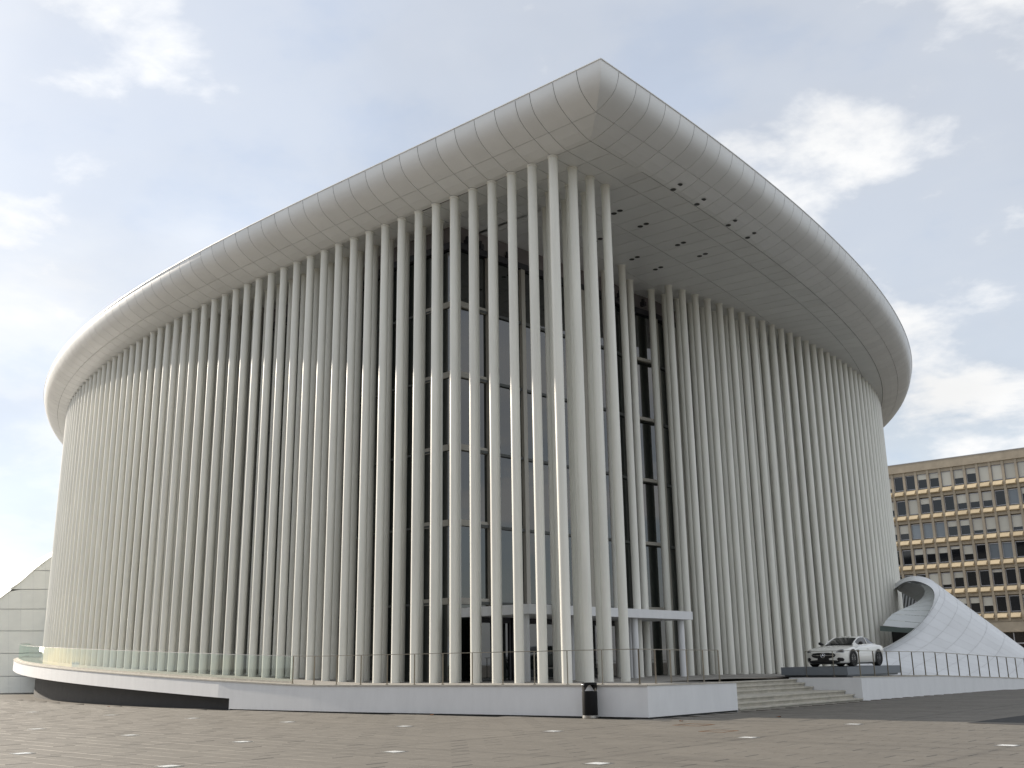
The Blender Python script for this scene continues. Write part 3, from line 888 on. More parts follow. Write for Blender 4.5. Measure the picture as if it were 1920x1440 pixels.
bal = empty('glass_balustrade', W(*EDGE[8][0], 1.0)); binv = bal.matrix_basis.inverted()
tag(bal, 'frameless green tinted glass balustrade curving along the rising edge of the terrace', 'balustrade')
bu = [u for u in arc(lambda u: (u, Fc(u)), 11.5, 76, 1.25)]
for a, b in zip(bu, bu[1:]):
    pa, pb = Vector(offL(a, edgeL_off(a) - .28)), Vector(offL(b, edgeL_off(b) - .28)); d = (pb - pa).normalized() * .008
    za, zb = ZP(a), ZP(b)
    V = [W(*(pa + d), za + .02), W(*(pb - d), zb + .02), W(*(pb - d), zb + 1.04), W(*(pa + d), za + 1.04)]
    o = obj('glass_panel', V, [(0, 1, 2, 3)], 'balustrade_glass'); o.parent = bal; o.matrix_parent_inverse = binv
tp = MB(); bs = MB()
for a, b in zip(bu, bu[1:]):
    A, B = W(*offL(a, edgeL_off(a) - .28), ZP(a) + 1.05), W(*offL(b, edgeL_off(b) - .28), ZP(b) + 1.05)
    tp.beam(A, B, .03, .02); dz = Vector((0, 0, 1.01)); bs.beam(A - dz, B - dz, .06, .09)
for nm, q, m in (('handrail', tp, 'steel'), ('base_channel', bs, 'coping')):
    o = q.out(nm, m); o.parent = bal; o.matrix_parent_inverse = binv

# ------------------------------------------------------------------ litter bin
bp = W(-2.62, -2.18, 0)
bn = empty('litter_bin', bp)
tag(bn, 'black cylindrical litter bin with hooded opening and pale steel foot against the terrace wall', 'litter bin')
q = MB(); q.lathe([(0.0, 0.001), (.245, .001), (.25, .02), (.25, .085), (.23, .10)], 28); link('foot', mesh('foot', q.V, q.F, 'steel', False), bn)
q = MB(); q.lathe([(.235, .09), (.24, .10), (.24, .80), (.225, .81), (0.18, .81), (0.17, .6)], 28); autosmooth(link('body', mesh('body', q.V, q.F, 'bin_black'), bn))
for k in range(28):
    pass
hd = MB()
for k in range(28):            # hood: ring at the top joined to the body at the back and by two cheeks
    a0, a1 = 2 * math.pi * k / 28, 2 * math.pi * (k + 1) / 28
    def low(a):                # opening height falls to the front and the back
        s = abs(math.sin(a - 0.55))
        return .80 + .20 * min(1, max(0.0, (s - .22) / .55))
    z0, z1 = low(a0), low(a1)
    P = [(.24 * math.cos(a), .24 * math.sin(a)) for a in (a0, a1)]; Q = [(.225 * math.cos(a), .225 * math.sin(a)) for a in (a0, a1)]
    if z0 > .985 and z1 > .985: z0 = z1 = 1.0
    hd.add([(*P[0], z0), (*P[1], z1), (*P[1], 1.06), (*P[0], 1.06), (*Q[0], z0), (*Q[1], z1), (*Q[1], 1.06), (*Q[0], 1.06)],
           [(0, 1, 2, 3), (5, 4, 7, 6), (3, 2, 6, 7), (1, 0, 4, 5), (0, 3, 7, 4), (2, 1, 5, 6)])
hd.lathe([(.0, 1.075), (.22, 1.07), (.24, 1.06)], 28)
autosmooth(link('hood', mesh('hood', hd.V, hd.F, 'bin_black'), bn), 40)
q = MB(); q.lathe([(.0, .03), (.05, .03), (.05, -.03), (0, -.03)], 14, (0, 0, 0))
cl_ = link('ashtray', mesh('ashtray', q.V, q.F, 'steel', True), bn, (-.20, -.12, 1.0))

# ------------------------------------------------------------------ display platform and car
q = MB(); q.uvbox(-3.85, -0.8, 14.05, 19.75, 1.0, 1.335); q.uvbox(-3.75, -.9, 14.15, 19.65, .93, 1.0)
plat = q.out('display_platform', 'platform_grey')
tag(plat, 'low grey display platform under the white sports car', 'platform')

car = empty('sports_car', W(-2.72, 16.55, 1.335), math.atan2(-D2.y, -D2.x))     # local +x forward, +y left
tag(car, 'white low sports coupe with a long bonnet parked on a grey platform', 'car')
LN = 4.54
# stations: x, half width at sill / shoulder, z of sill, shoulder, hood/roof centre height
def cs(x, wl, ws, zl, zs, wt, zt, zc_):
    """half section of the body shell from the sill up to the centre line"""
    return [(wl * .80, zl - .02), (wl, zl), (wl + .01, zl + (zs - zl) * .30), (ws, zl + (zs - zl) * .68), (ws - .02, zs), (ws - .09, zs + .035), (wt, zt), (wt * .5, zt + (zc_ - zt) * .72), (0, zc_)]
ST = [  # x, wl, ws, zl, zs, wt, zt, zc
    (2.27, .30, .34, .20, .52, .22, .56, .58),
    (2.22, .62, .66, .17, .60, .45, .645, .665),
    (2.10, .82, .84, .15, .64, .58, .70, .735),
    (1.85, .91, .915, .14, .69, .66, .755, .81),
    (1.45, .95, .965, .14, .76, .68, .83, .865),
    (1.00, .94, .955, .14, .785, .68, .87, .905),
    (0.55, .93, .94, .14, .80, .69, .90, .935),
    (0.25, .93, .94, .14, .81, .72, .915, .955),
    (-0.10, .935, .945, .14, .825, .74, .93, .97),
    (-0.70, .945, .955, .14, .84, .74, .94, .97),
    (-1.20, .955, .99, .15, .87, .73, .95, .985),
    (-1.55, .95, .995, .18, .88, .70, .95, .985),
    (-1.95, .90, .95, .24, .865, .66, .91, .95),
    (-2.20, .80, .86, .30, .82, .60, .86, .89),
    (-2.27, .70, .76, .36, .74, .50, .78, .80)]
V = []; F = []
nS = 9
for s_ in ST:
    half = cs(*s_)
    ring = [(s_[0], y, z) for y, z in half] + [(s_[0], -y, z) for y, z in reversed(half[:-1])]
    V += ring
nr = 2 * nS - 1
for i in range(len(ST) - 1):
    for k in range(nr - 1): F.append((i * nr + k, i * nr + k + 1, (i + 1) * nr + k + 1, (i + 1) * nr + k))
    F.append((i * nr + nr - 1, i * nr, (i + 1) * nr, (i + 1) * nr + nr - 1))
F += [tuple(range(nr)), tuple(range((len(ST) - 1) * nr, len(ST) * nr))[::-1]]
V = [Vector(v) for v in V]
# front wheel arches flare
me = mesh('body', V, [f[::-1] for f in F], 'car_paint')
body = link('body', me, car); autosmooth(body, 50)
md = body.modifiers.new('sub', 'SUBSURF'); md.levels = 2; md.render_levels = 2
# greenhouse: roof shell in paint, glass below
GH = [(0.62, .66, .92, .60, .935), (0.30, .70, .93, .55, 1.08), (-0.05, .73, .94, .52, 1.215), (-0.40, .745, .95, .53, 1.275), (-0.80, .75, .96, .53, 1.285), (-1.20, .74, .965, .51, 1.235), (-1.60, .70, .965, .46, 1.13), (-1.95, .64, .94, .42, 1.0), (-2.12, .58, .90, .40, .915)]
gv = []; 
for x, wb, zb, wt_, zt in GH:
    half = [(wb, zb - .04), (wb, zb), ((wb + wt_) / 2 + .015, (zb + zt) / 2), (wt_ + .035, zt - .035), (wt_ - .03, zt), (wt_ * .5, zt + .022), (0, zt + .03)]
    gv += [(x, y, z) for y, z in half] + [(x, -y, z) for y, z in reversed(half[:-1])]
nr = 13
roofF, glassS, ws_, rear_ = [], [], [], []
for i in range(len(GH) - 1):
    for k in range(nr - 1):
        f = (i * nr + k + 1, i * nr + k, (i + 1) * nr + k, (i + 1) * nr + k + 1)
        top = 3 <= k <= 8
        if top and i < 2: ws_.append(f)
        elif top and i >= 6: rear_.append(f)
        elif top: roofF.append(f)
        elif i in (0, 7): roofF.append(f)
        elif i == 6 : roofF.append(f)
        elif k in (0, 11): roofF.append(f)
        else: glassS.append(f)
for nm, ff, m in (('roof', roofF, 'car_paint'), ('side_window', glassS, 'car_glass'), ('windscreen', ws_, 'car_glass'), ('rear_window', rear_, 'car_glass')):
    used = sorted({i for f in ff for i in f}); mp2 = {i: k for k, i in enumerate(used)}
    if nm == 'side_window':
        for sgn in (1, -1):
            fs = [f for f in ff if all(gv[i][1] * sgn > 0 for i in f)]
            used = sorted({i for f in fs for i in f}); mp2 = {i: k for k, i in enumerate(used)}
            autosmooth(link(nm, mesh(nm, [gv[i] for i in used], [tuple(mp2[i] for i in f) for f in fs], m), car), 60)
    else:
        autosmooth(link(nm, mesh(nm, [gv[i] for i in used], [tuple(mp2[i] for i in f) for f in ff], m), car), 60)
# pillars between windscreen and side glass
q = MB()
for s in (1, -1):
    q.tube([(0.62, s * .64, .93), (0.30, s * .60, 1.065), (-.05, s * .565, 1.19), (-.2, s * .56, 1.23)], .028, 8)
    q.tube([(-.62, s * .765, .96), (-.70, s * .66, 1.12), (-.74, s * .575, 1.25)], .022, 6)
autosmooth(link('pillar', mesh('pillar', q.V, q.F, 'car_paint'), car))
# wheels
def wheel(x, y, r, w):
    t = MB(); s = 1 if y > 0 else -1
    prof = [(r * .68, -w / 2), (r * .93, -w / 2), (r, -w / 2 + .03), (r, w / 2 - .03), (r * .93, w / 2), (r * .68, w / 2)]
    n = 32; V = []; F = []
    for rr, yy in prof:
        for k in range(n): V.append((rr * math.cos(2 * math.pi * k / n), s * yy, rr * math.sin(2 * math.pi * k / n)))
    for i in range(len(prof) - 1):
        for k in range(n): F.append((i * n + k, i * n + (k + 1) % n, (i + 1) * n + (k + 1) % n, (i + 1) * n + k))
    wo = link('wheel', mesh('wheel', V, F, 'tyre'), car, (x, y, r)); autosmooth(wo, 40)
    rm = MB(); face = s * (w / 2 - .025)
    for k in range(10):
        a = 2 * math.pi * k / 10
        d = Vector((math.cos(a), 0, math.sin(a)))
        rm.beam(d * .04 + Vector((0, face, 0)), d * r * .66 + Vector((0, face, 0)), .035, .035)
    V = []; F = []
    for rr in (r * .60, r * .70):
        for k in range(n): V.append((rr * math.cos(2 * math.pi * k / n), face, rr * math.sin(2 * math.pi * k / n)))
    for k in range(n): F.append((k, (k + 1) % n, n + (k + 1) % n, n + k))
    rm.add(V, F)
    rm.add([(0.07 * math.cos(2 * math.pi * k / 16), face + s * .02, .07 * math.sin(2 * math.pi * k / 16)) for k in range(16)], [tuple(range(16))])
    link('rim', mesh('rim', rm.V, rm.F, 'rim_dark'), wo)
    dk = MB(); dk.add([(r * .68 * math.cos(2 * math.pi * k / 24), s * (w / 2 - .09), r * .68 * math.sin(2 * math.pi * k / 24)) for k in range(24)], [tuple(range(24))])
    link('brake_disc', mesh('brake_disc', dk.V, dk.F, 'car_black'), wo)
    # dark wheel housing ring against the body
    ar = MB(); n2 = 28; V = []; F = []
    for rr, yy in ((r + .045, .012), (r * .55, .012)):
        for k in range(n2): V.append((rr * math.cos(2 * math.pi * k / n2), 0, max(rr * math.sin(2 * math.pi * k / n2), -.16)))
    for k in range(n2): F.append((k, (k + 1) % n2, n2 + (k + 1) % n2, n2 + k))
    link('wheel_arch', mesh('wheel_arch', V, F, 'car_black'), car, (x, s * (abs(y) + w / 2 - .018), r))
for x in (1.35, -1.28):
    for s in (1, -1): wheel(x, s * (.852 if x > 0 else .862), .345, .26 if x > 0 else .29)
# front: grille, intakes, lamps, emblem, plate, laid on the nose
from mathutils.bvhtree import BVHTree
bpy.context.view_layer.update()
bvh = BVHTree.FromObject(body, bpy.context.evaluated_depsgraph_get())
def patch(name, poly, m, parent=car, lift=.015, tilt=(1, 0, 0), nz=8, ny=10):
    """outline in (y,z) seen from the front, draped on the body"""
    t = Vector(tilt).normalized()
    zs = [p[1] for p in poly]; z0, z1 = min(zs), max(zs); V = []; F = []
    for i in range(nz + 1):
        z = z0 + (z1 - z0) * (i / nz) * .998 + (z1 - z0) * .001
        ys = []
        for (ya, za), (yb, zb) in zip(poly, poly[1:] + poly[:1]):
            if (za - z) * (zb - z) <= 0 and za != zb: ys.append(ya + (yb - ya) * (z - za) / (zb - za))
        a, b = min(ys), max(ys)
        for k in range(ny + 1):
            y = a + (b - a) * k / ny
            src = Vector((2.1, y, z)) + t * 2
            hit = bvh.ray_cast(src, -t)
            p = hit[0] + t * lift if hit[0] else Vector((2.1, y, z))
            V.append(p)
    w = ny + 1
    F = [(i * w + k, i * w + k + 1, (i + 1) * w + k + 1, (i + 1) * w + k) for i in range(nz) for k in range(ny)]
    o = link(name, mesh(name, V, F, m, True), parent)
    return o
def nose(y, z, lift=.03):
    h = bvh.ray_cast(Vector((5, y, z)), Vector((-1, 0, 0)))
    return Vector(((h[0].x if h[0] else 2.2) + lift, y, z))
gr_o = [(-.56, .49), (-.48, .555), (-.25, .585), (.25, .585), (.48, .555), (.56, .49), (.50, .40), (.30, .36), (-.30, .36), (-.50, .40)]
grille = patch('grille', gr_o, 'car_black', nz=8, ny=16)
q = MB(); q.tube([nose(y, .48) for y in (-.5, -.3, -.1, .1, .3, .5)], .013, 6)
link('grille_bar', mesh('grille_bar', q.V, q.F, 'chrome'), grille)
cx = nose(0, .475, .05).x
q = MB(); ring = [(cx, .095 * math.cos(a), .475 + .095 * math.sin(a)) for a in [2 * math.pi * k / 24 for k in range(25)]]
q.tube(ring, .012, 6, False)
for k in range(3):
    a = math.pi / 2 + 2 * math.pi * k / 3
    t_ = Vector((cx, .092 * math.cos(a), .475 + .092 * math.sin(a)))
    l_ = [Vector((cx, .026 * math.cos(a + s), .475 + .026 * math.sin(a + s))) for s in (-1.05, 1.05)]
    c_ = Vector((cx + .02, 0, .475)); q.add([t_, l_[0], l_[1], c_], [(0, 1, 3), (0, 3, 2), (0, 2, 1)])
link('emblem', mesh('emblem', q.V, q.F, 'chrome'), grille)
for s in (1, -1):
    patch('air_intake', [(s * y, z) for y, z in ((.54, .33), (.62, .385), (.80, .37), (.87, .30), (.82, .225), (.60, .225))], 'car_black', tilt=(1, s * .35, 0))
    hl = patch('headlight', [(s * y, z) for y, z in ((.50, .555), (.57, .65), (.72, .745), (.85, .77), (.90, .70), (.89, .61), (.74, .56))], 'lamp_glass', tilt=(1, s * .45, .25))
    patch('lamp_cell', [(s * y, z) for y, z in ((.58, .595), (.66, .665), (.80, .715), (.86, .665), (.84, .615), (.72, .59))], 'car_black', hl, .02, tilt=(1, s * .45, .25))
    mr = MB(); mr.tube([(.42, s * .80, .93), (.44, s * .92, .985), (.44, s * 1.02, 1.0)], [.02, .075, .055], 10); link('mirror', mesh('mirror', mr.V, mr.F, 'car_black', True), car)
    vt = MB(); vt.box(.72, .95, min(s * .93, s * .965), max(s * .93, s * .965), .60, .70); link('side_vent', mesh('side_vent', vt.V, vt.F, 'car_black'), car)
    dh = MB(); dh.box(-.42, -.22, min(s * .94, s * .968), max(s * .94, s * .968), .735, .765); link('door_handle', mesh('door_handle', dh.V, dh.F, 'chrome'), car)
patch('lower_intake', [(-.56, .27), (-.30, .285), (.30, .285), (.56, .27), (.74, .19), (.55, .155), (-.55, .155), (-.74, .19)], 'car_black', nz=6, ny=16)
pl_ = patch('number_plate', [(-.26, .365), (.26, .365), (.26, .275), (-.26, .275)], 'car_black', lift=.03)
q = MB(); q.box(-1.9, 1.9, -.80, .80, .10, .2); link('underbody', mesh('underbody', q.V, q.F, 'car_black'), car)
q = MB(); q.hexa([(-2.2, -.55, .90), (-1.95, -.6, .95), (-1.95, .6, .95), (-2.2, .55, .90)], [(-2.25, -.55, .955), (-2.0, -.6, .965), (-2.0, .6, .965), (-2.25, .55, .955)]); link('rear_spoiler', mesh('rear_spoiler', q.V, q.F, 'car_black'), car)

# ------------------------------------------------------------------ points from the photograph's rays, at a chosen depth
CM = cam.matrix_world
def at(x, y, depth):
    d = CM.to_3x3() @ Vector(((x - 960) / 1933.7, -(y - 720) / 1933.7, -1.0))
    d = d / d.y
    return Vector((0, 0, CAMH)) + d * depth

# ------------------------------------------------------------------ white tiled shell beside the hall (right)
sh = empty('entrance_shell', at(1760, 1275, 68)); shi = sh.matrix_basis.inverted()
tag(sh, 'white tiled cone shaped shell with an oval opening beside the columned hall', 'pavilion')
def sp_(o): o.parent = sh; o.matrix_parent_inverse = shi; return o
rimc = [(1580, 1295, 62.2), (1603, 1254, 62.7), (1616, 1238, 63.0), (1628, 1229, 63.5), (1650, 1218, 64), (1674, 1206, 64.6), (1700, 1190, 65.2), (1722, 1172, 65.8), (1740, 1153, 66.4), (1753, 1134, 67), (1761, 1117, 67.8), (1761, 1104, 68.6), (1754, 1093, 69.6), (1742, 1085, 70.6), (1728, 1081, 71.6), (1712, 1080, 72.6), (1697, 1083, 73.6), (1684, 1090, 74.6), (1672, 1100, 75.6)]
def spline(pts, n):
    out = []
    P = [pts[0]] + list(pts) + [pts[-1]]
    for i in range(1, len(P) - 2):
        p0, p1, p2, p3 = P[i - 1:i + 3]
        for k in range(n):
            t = k / n
            out.append(tuple(0.5 * ((2 * b) + (-a + c) * t + (2 * a - 5 * b + 4 * c - d) * t * t + (-a + 3 * b - 3 * c + d) * t ** 3) for a, b, c, d in zip(p0, p1, p2, p3)))
    out.append(tuple(pts[-1])); return out
rim_s = [at(*p) for p in spline(rimc, 3)]
apex = at(2060, 1318, 66)
apex.z = -1.2
# cone panels: rows between generators, columns along them
nG = len(rim_s); tcut = [0.0, .035, .12, .21, .31, .42, .55, .70, .88]
for i in range(nG - 1):
    for j, (t0, t1) in enumerate(zip(tcut, tcut[1:])):
        gp = .0012
        if i % 2 and j == 0: pass
        if i % 2: continue
        i2 = min(i + 2, nG - 1)
        A, B = rim_s[i], rim_s[i2]; m_ = rim_s[i + 1]
        def P_(r_, t): return r_.lerp(apex, t)
        sft = 0.0
        a0, a1 = t0 + gp * .5 + (sft if j > 1 else 0), t1 - gp * .5 + (sft if 0 < j < len(tcut) - 2 and (i // 2) % 2 and t1 > .12 else 0)
        V = []
        for t in (a0, a1):
            for r_ in (A.lerp(B, .007), m_, B.lerp(A, .007)): V.append(P_(r_, t))
        if max(v.z for v in V) < -.2: continue
        sp_(autosmooth(obj('shell_panel', V, [(0, 1, 4, 3), (1, 2, 5, 4)], 'shell_panel'), 60))
bk2 = MB(); V = []
inw = (at(1690, 1180, 72) - at(1720, 1150, 67)).normalized() * .05
for t in (0.004, .9):
    for r_ in rim_s: V.append(r_.lerp(apex, t) + inw)
bk2.add(V, [(k, k + 1, nG + k + 1, nG + k) for k in range(nG - 1)])
sp_(bk2.out('shell_backing', 'shell_joint'))
# rim band, inner floor, opening
inn = [(1582, 1297, 62.2), (1605, 1256, 62.7), (1618, 1239.5, 63.0), (1630, 1231, 63.5), (1651, 1220.5, 63.2), (1674, 1208.5, 63.8), (1699, 1193, 64.3), (1720, 1176, 64.8), (1736, 1157, 65.3), (1747, 1138, 65.8), (1752, 1121, 66.5), (1751, 1109, 67.2), (1744, 1100, 68.1), (1733, 1094, 69.0), (1721, 1090, 70.0), (1709, 1089, 71.0), (1696, 1091.5, 72.0), (1685, 1098, 73.0), (1674, 1107, 74.0)]
inn_s = [at(*p) for p in spline(inn, 3)]
def ribbon(A, B, name, m):
    n = 40
    def rs(P):
        return [P[min(len(P) - 1, int(i * (len(P) - 1) / n))].lerp(P[min(len(P) - 1, int(i * (len(P) - 1) / n) + 1)], i * (len(P) - 1) / n - int(i * (len(P) - 1) / n)) for i in range(n + 1)]
    A, B = rs(A), rs(B)
    return sp_(autosmooth(obj(name, A + B, [(k, k + 1, n + 2 + k, n + 1 + k) for k in range(n)], m), 60))
ribbon(rim_s, inn_s, 'rim_band', 'shell_panel')
tng = [at(*p) for p in spline([(1718, 1180, 66.0), (1735, 1158, 66.5), (1746, 1140, 67.0), (1751.5, 1123, 67.7), (1750, 1110, 68.4), (1743, 1101, 69.3), (1732, 1095, 70.2), (1719, 1091, 71.2), (1700, 1091, 72.5)], 4)]
opn = [at(*p) for p in spline([(1655, 1173, 67.4), (1668, 1155, 67.9), (1688, 1143.5, 68.3), (1706, 1136, 68.7), (1722, 1127, 69.1), (1732, 1117, 69.5), (1734, 1107, 69.9), (1728, 1099, 70.3), (1716, 1094, 70.7), (1702, 1092, 71.1)], 4)]
nT = 14
def rsm(P, n):
    return [P[min(len(P) - 1, int(i * (len(P) - 1) / n))].lerp(P[min(len(P) - 1, int(i * (len(P) - 1) / n) + 1)], i * (len(P) - 1) / n - int(i * (len(P) - 1) / n)) for i in range(n + 1)]
ta, tb_ = rsm(tng, nT), rsm(opn, nT)
for i in range(nT):
    V = [ta[i].lerp(ta[i + 1], .02), tb_[i].lerp(tb_[i + 1], .02), tb_[i + 1].lerp(tb_[i], .02), ta[i + 1].lerp(ta[i], .02)]
    sp_(obj('inner_panel', V, [(0, 1, 2, 3)], 'shell_inner'))
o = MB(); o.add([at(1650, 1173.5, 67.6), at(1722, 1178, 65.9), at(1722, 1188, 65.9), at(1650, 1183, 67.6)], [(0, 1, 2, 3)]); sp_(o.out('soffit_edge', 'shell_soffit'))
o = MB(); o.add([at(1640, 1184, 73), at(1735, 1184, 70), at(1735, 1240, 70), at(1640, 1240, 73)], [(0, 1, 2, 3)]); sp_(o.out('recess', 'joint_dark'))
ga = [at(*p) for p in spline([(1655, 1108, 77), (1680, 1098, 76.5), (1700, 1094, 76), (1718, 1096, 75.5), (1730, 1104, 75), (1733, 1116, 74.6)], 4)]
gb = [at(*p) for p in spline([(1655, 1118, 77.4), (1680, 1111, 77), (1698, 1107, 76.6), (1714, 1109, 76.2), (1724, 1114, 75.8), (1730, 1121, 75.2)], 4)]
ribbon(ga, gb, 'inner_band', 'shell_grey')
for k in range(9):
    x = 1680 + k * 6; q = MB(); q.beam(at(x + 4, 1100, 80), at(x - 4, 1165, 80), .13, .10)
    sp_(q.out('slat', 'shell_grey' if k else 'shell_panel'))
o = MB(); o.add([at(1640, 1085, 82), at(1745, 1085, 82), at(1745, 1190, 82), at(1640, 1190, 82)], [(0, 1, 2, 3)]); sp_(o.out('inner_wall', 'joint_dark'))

# ------------------------------------------------------------------ cream shell behind the left end of the hall
ls = empty('side_shell', at(40, 1302, 86)); lsi = ls.matrix_basis.inverted()
tag(ls, 'pale cream panelled shell with a rising curved roof edge behind the glass balustrade', 'pavilion')
def lp_(o): o.parent = ls; o.matrix_parent_inverse = lsi; return o
xs = list(range(-260, 201, 23))
def ytop(x): return lerp_tab([(-260, 1235), (-120, 1192), (-60, 1160), (0, 1122), (30, 1098), (60, 1071), (100, 1040), (140, 1014), (200, 985)], x)
def yroof(x): return lerp_tab([(-260, 1150), (-120, 1122), (0, 1080), (50, 1058), (100, 1034), (140, 1010), (200, 978)], x)
yj = [985, 1036, 1070, 1105, 1142, 1183, 1225, 1268, 1306]
for x0, x1 in zip(xs, xs[1:]):
    for j, (y0, y1) in enumerate(zip(yj, yj[1:])):
        dep = lambda y: 86 + (1306 - y) * 0.018
        a0, a1 = max(y0, ytop(x0)), max(y0, ytop(x1))
        if a0 > y1 - 2 and a1 > y1 - 2: continue
        a0, a1 = min(a0, y1 - .5), min(a1, y1 - .5)
        V = [at(x0 + .1, y1 - .45, dep(y1)), at(x1 - .1, y1 - .45, dep(y1)), at(x1 - .1, a1 + .45, dep(a1)), at(x0 + .1, a0 + .45, dep(a0))]
        lp_(obj('wall_panel', V, [(0, 1, 2, 3)], 'shell_panel_cream'))
q = MB()
for x0, x1 in zip(xs, xs[1:]):
    dpb = lambda y: 86.3 + (1306 - y) * .018
    q.add([at(x0, 1312, dpb(1312)), at(x1, 1312, dpb(1312)), at(x1, ytop(x1) + 1, dpb(ytop(x1))), at(x0, ytop(x0) + 1, dpb(ytop(x0)))], [(0, 1, 2, 3)])
lp_(q.out('wall_backing', 'shell_joint'))
q = MB()
for x0, x1 in zip(xs, xs[1:]):
    d0, d1_ = 86 + (1306 - ytop(x0)) * .018, 86 + (1306 - ytop(x1)) * .018
    q.add([at(x0, ytop(x0), d0 - .1), at(x1, ytop(x1), d1_ - .1), at(x1, yroof(x1), 104), at(x0, yroof(x0), 104)], [(0, 1, 2, 3)])
lp_(autosmooth(q.out('roof_surface', 'shell_panel'), 40))

# ------------------------------------------------------------------ office block behind (right)
VO = 115.4
off = empty('office_building', W(22, VO, 0)); ofi = off.matrix_basis.inverted()
tag(off, 'tan concrete office block with regular rows of windows and projecting sills', 'building')
def op_(o, par=None):
    o.parent = par or off
    if par is None: o.matrix_parent_inverse = ofi
    return o
PIT = 1.652; UW0 = 40.42; NB = 30
floors = [6.32 + 3.42 * k for k in range(6)]      # bottom of each spandrel row; window above its row
BU0, BU1 = UW0 - NB * PIT, UW0 + .3
# back wall and cornice: v grows away from us
q = MB(); q.uvbox(BU0, BU1, VO + .55, VO + 18, -.5, 27.6); op_(q.out('wall', 'concrete_tan'))
q = MB(); q.uvbox(BU0 - .2, BU1 + .1, VO - .12, VO + 1.0, 26.75, 27.95); op_(q.out('cornice', 'concrete_tan'))
q = MB(); q.uvbox(BU0 - .25, BU1 + .15, VO - .16, VO + 1.0, 27.95, 28.03); op_(q.out('roof_edge', 'window_frame'))
for i in range(NB + 1):
    u = UW0 - i * PIT
    q = MB(); q.uvbox(u - .02, u + .30, VO + .02, VO + .6, 6.0, 26.75); op_(q.out('pier', 'concrete_tan'))
    # pier heads thicken under every sill row
for fz in floors:
    q = MB(); q.uvbox(BU0, BU1, VO + .12, VO + .58, fz - .42, fz + .72); op_(q.out('floor_band', 'concrete_tan'))
q = MB(); q.uvbox(BU0, BU1, VO + .12, VO + .58, 26.28, 26.75); op_(q.out('floor_band', 'concrete_tan'))
q = MB(); q.uvbox(BU0, BU1, VO - .1, VO + .58, 4.6, 5.86); op_(q.out('floor_band', 'concrete_tan'))
w_ = PIT - .34
sill = MB()
b4 = [W(-w_ / 2 + .02, -.28, -.02), W(-w_ / 2 + .02, .12, -.02), W(w_ / 2 - .02, .12, -.02), W(w_ / 2 - .02, -.28, -.02)]
Z0 = W(0, 0, 0)
def rel(u, v, z): return Vector((*(D1 * u + D2 * v), z))
V = [rel(-w_ / 2 + .02, .02, 0), rel(w_ / 2 - .02, .02, 0), rel(w_ / 2 - .06, -.42, .10), rel(-w_ / 2 + .06, -.42, .10), rel(w_ / 2 - .1, -.36, .22), rel(-w_ / 2 + .1, -.36, .22), rel(w_ / 2 - .02, .12, .72), rel(-w_ / 2 + .02, .12, .72), rel(w_ / 2 - .02, .12, 0), rel(-w_ / 2 + .02, .12, 0)]
F = [(0, 1, 2, 3), (3, 2, 4, 5), (5, 4, 6, 7), (0, 3, 5, 7), (1, 6, 4, 2)]
sill_me = mesh('sill', V, F, 'concrete_sill')
frm = MB()
H = 2.02
for a0, a1, z0, z1 in ((-w_ / 2, w_ / 2, 0, .09), (-w_ / 2, w_ / 2, H - .09, H), (-w_ / 2, -w_ / 2 + .09, .09, H - .09), (w_ / 2 - .09, w_ / 2, .09, H - .09)):
    b = [rel(a0, .28, z0), rel(a0, .42, z0), rel(a1, .42, z0), rel(a1, .28, z0)]
    frm.hexa(b, [Vector((p.x, p.y, z1)) for p in b])
frm_me = mesh('window', frm.V, frm.F, 'window_frame')
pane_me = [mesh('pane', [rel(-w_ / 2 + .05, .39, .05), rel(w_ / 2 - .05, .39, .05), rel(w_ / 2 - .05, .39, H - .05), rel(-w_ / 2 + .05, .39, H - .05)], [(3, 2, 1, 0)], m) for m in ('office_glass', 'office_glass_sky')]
def blind_me(h):
    b = [rel(-w_ / 2 + .06, .31, H - h), rel(-w_ / 2 + .06, .35, H - h), rel(w_ / 2 - .06, .35, H - h), rel(w_ / 2 - .06, .31, H - h)]
    q = MB(); q.hexa(b, [Vector((p.x, p.y, H - .03)) for p in b]); return mesh('blind', q.V, q.F, 'blind')
BL = {h: blind_me(h) for h in (.35, .75, 1.15, 1.55, 1.95)}
# blinds as the photograph shows them, from the hall outwards (rows from the top): s = pane with sky reflection painted into its colour
PAT = ['....w.bb20005....b23s2555555', '.....2 s20s 5..3 1 0 sss10 2', '....3 21sss224524', '....00 2122  30ss0', '.... 5514 2 0 2 01', '.... 0s2233 0 0 2 0']
rowpat = {0: '4002253255555', 1: '3052103330s255', 2: '33sss2244540', 3: '00222130ss022', 4: '00044200100', 5: '0010s2230012'}
for r_, fz in enumerate(reversed(floors)):
    zb = fz + .82
    for i in range(NB):
        u = UW0 - (i + .5) * PIT + .14
        sl = link('sill', sill_me); op_(sl); sl.location = W(u, VO, fz + .0) - Vector((0, 0, 0))
        wo = link('window', frm_me); op_(wo); wo.location = W(u, VO, zb)
        k = i - 4; pat = rowpat[r_]
        c = pat[k] if 0 <= k < len(pat) else R.choice('0012345s0')
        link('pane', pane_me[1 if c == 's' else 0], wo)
        if c in '12345': link('blind', BL[(.35, .75, 1.15, 1.55, 1.95)[int(c) - 1]], wo)
# glazed ground floor
for i in range(0, NB, 2):
    u = UW0 - (i + 1) * PIT
    q = MB(); q.uvbox(u - 1.5, u + 1.5, VO + .30, VO + .5, 0, 4.5); pn = op_(q.out('window', 'office_glass'))
    q = MB()
    for du in (-1.5, 0, 1.5): q.uvbox(u + du - .06, u + du + .06, VO + .22, VO + .3, 0, 4.5)
    q.uvbox(u - 1.5, u + 1.5, VO + .21, VO + .3, 3.1, 3.25); q.out('frame', 'window_frame', pn)

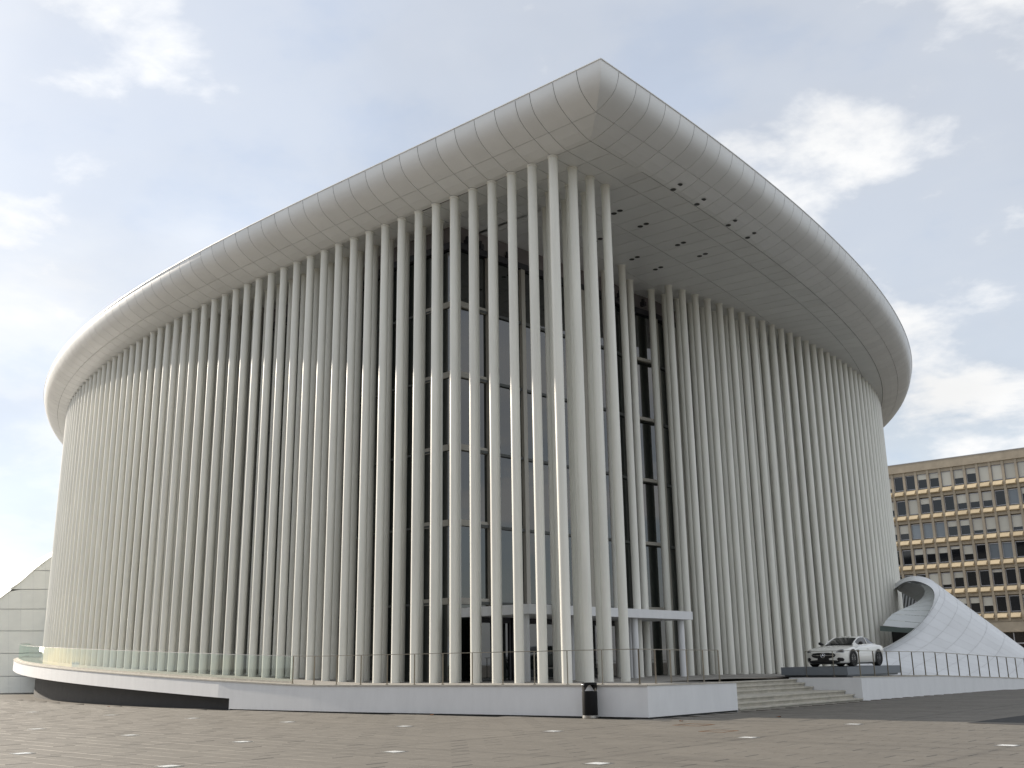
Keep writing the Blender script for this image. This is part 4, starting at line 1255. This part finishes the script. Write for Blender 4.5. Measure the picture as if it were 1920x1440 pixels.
# ------------------------------------------------------------------ the far side of the square, seen only in the mirroring glass
mat('brick_red', (0.30, 0.15, 0.09), 0.85, noise=0.2, nscale=1.5)
mat('stone_cream', (0.45, 0.40, 0.31), 0.85, noise=0.15, nscale=1.0)
mat('bark', (0.06, 0.045, 0.035), 0.9)
mat('leaf_yellow', (0.30, 0.19, 0.02), 0.7, rnd=0.45)
wq = MB(); wq.hexa([rel(-.6, 0, 0), rel(-.6, .12, 0), rel(.6, .12, 0), rel(.6, 0, 0)], [rel(-.6, 0, 1.5), rel(-.6, .12, 1.5), rel(.6, .12, 1.5), rel(.6, 0, 1.5)])
win_me = mesh('window', wq.V, wq.F, 'office_glass')
for u0, u1, v1, h, m, lb in ((-75, -34, -58, 17, 'stone_cream', 'cream stone apartment block across the square, mirrored in the entrance glass'), (-32, 14, -62, 21, 'brick_red', 'red brick block across the square, mirrored in the entrance glass'), (17, 64, -75, 8, 'stone_cream', 'long pale block across the square beside the autumn trees')):
    e = empty('apartment_block', W((u0 + u1) / 2, v1, 0)); inv = e.matrix_basis.inverted(); tag(e, lb, 'building')
    q = MB(); q.uvbox(u0, u1, v1 - 12, v1, -.2, h); q.uvbox(u0 - .3, u1 + .3, v1 - 12.3, v1 + .3, h, h + .6)
    o = q.out('wall', m); o.parent = e; o.matrix_parent_inverse = inv
    n = int((u1 - u0) / 3.1)
    for f in range(int(h / 3.3)):
        for i in range(n):
            o = link('window', win_me); o.parent = e; o.matrix_parent_inverse = inv; o.location = W(u0 + (i + .5) * (u1 - u0) / n, v1 - .05, 1.2 + 3.3 * f)
def tree(u, v, h, lb):
    c = W(u, v, 0); e = empty('autumn_tree', c); tag(e, lb, 'tree', 'autumn trees across the square')
    t = MB(); t.tube([(0, 0, -.1), (.05, 0, h * .3), (0, .1, h * .6), (.1, 0, h * .9)], [.22, .17, .1, .03], 9)
    tips = []
    for k in range(11):
        a = k * 2.4; z = h * (.28 + .05 * k); L = h * .30 * (1 - .05 * k)
        p = Vector((0, 0, z)); q_ = Vector((L * math.cos(a), L * math.sin(a), z + L * .6)); t.tube([p, (p + q_) / 2 + Vector((0, 0, .1)), q_], [.07, .05, .02], 6); tips += [q_, (p + q_) / 2]
    link('trunk', mesh('trunk', t.V, t.F, 'bark', True), e)
    cr = MB()
    for k in range(2600):
        p = R.choice(tips) + Vector((R.gauss(0, 1), R.gauss(0, 1), R.gauss(0, .8))) * h * .085
        a = Vector((R.gauss(0, 1), R.gauss(0, 1), R.gauss(0, 1))).normalized(); b = a.orthogonal().normalized(); s_ = R.uniform(.07, .15)
        cr.add([p - a * s_, p + b * s_ * .6, p + a * s_, p - b * s_ * .6], [(0, 1, 2, 3)])
    link('crown', mesh('crown', cr.V, cr.F, 'leaf_yellow'), e)
tree(40, -30, 8.5, 'yellow autumn tree across the square, closer to the terrace')
tree(47, -38, 9.5, 'taller yellow autumn tree across the square, in front of the long pale block')
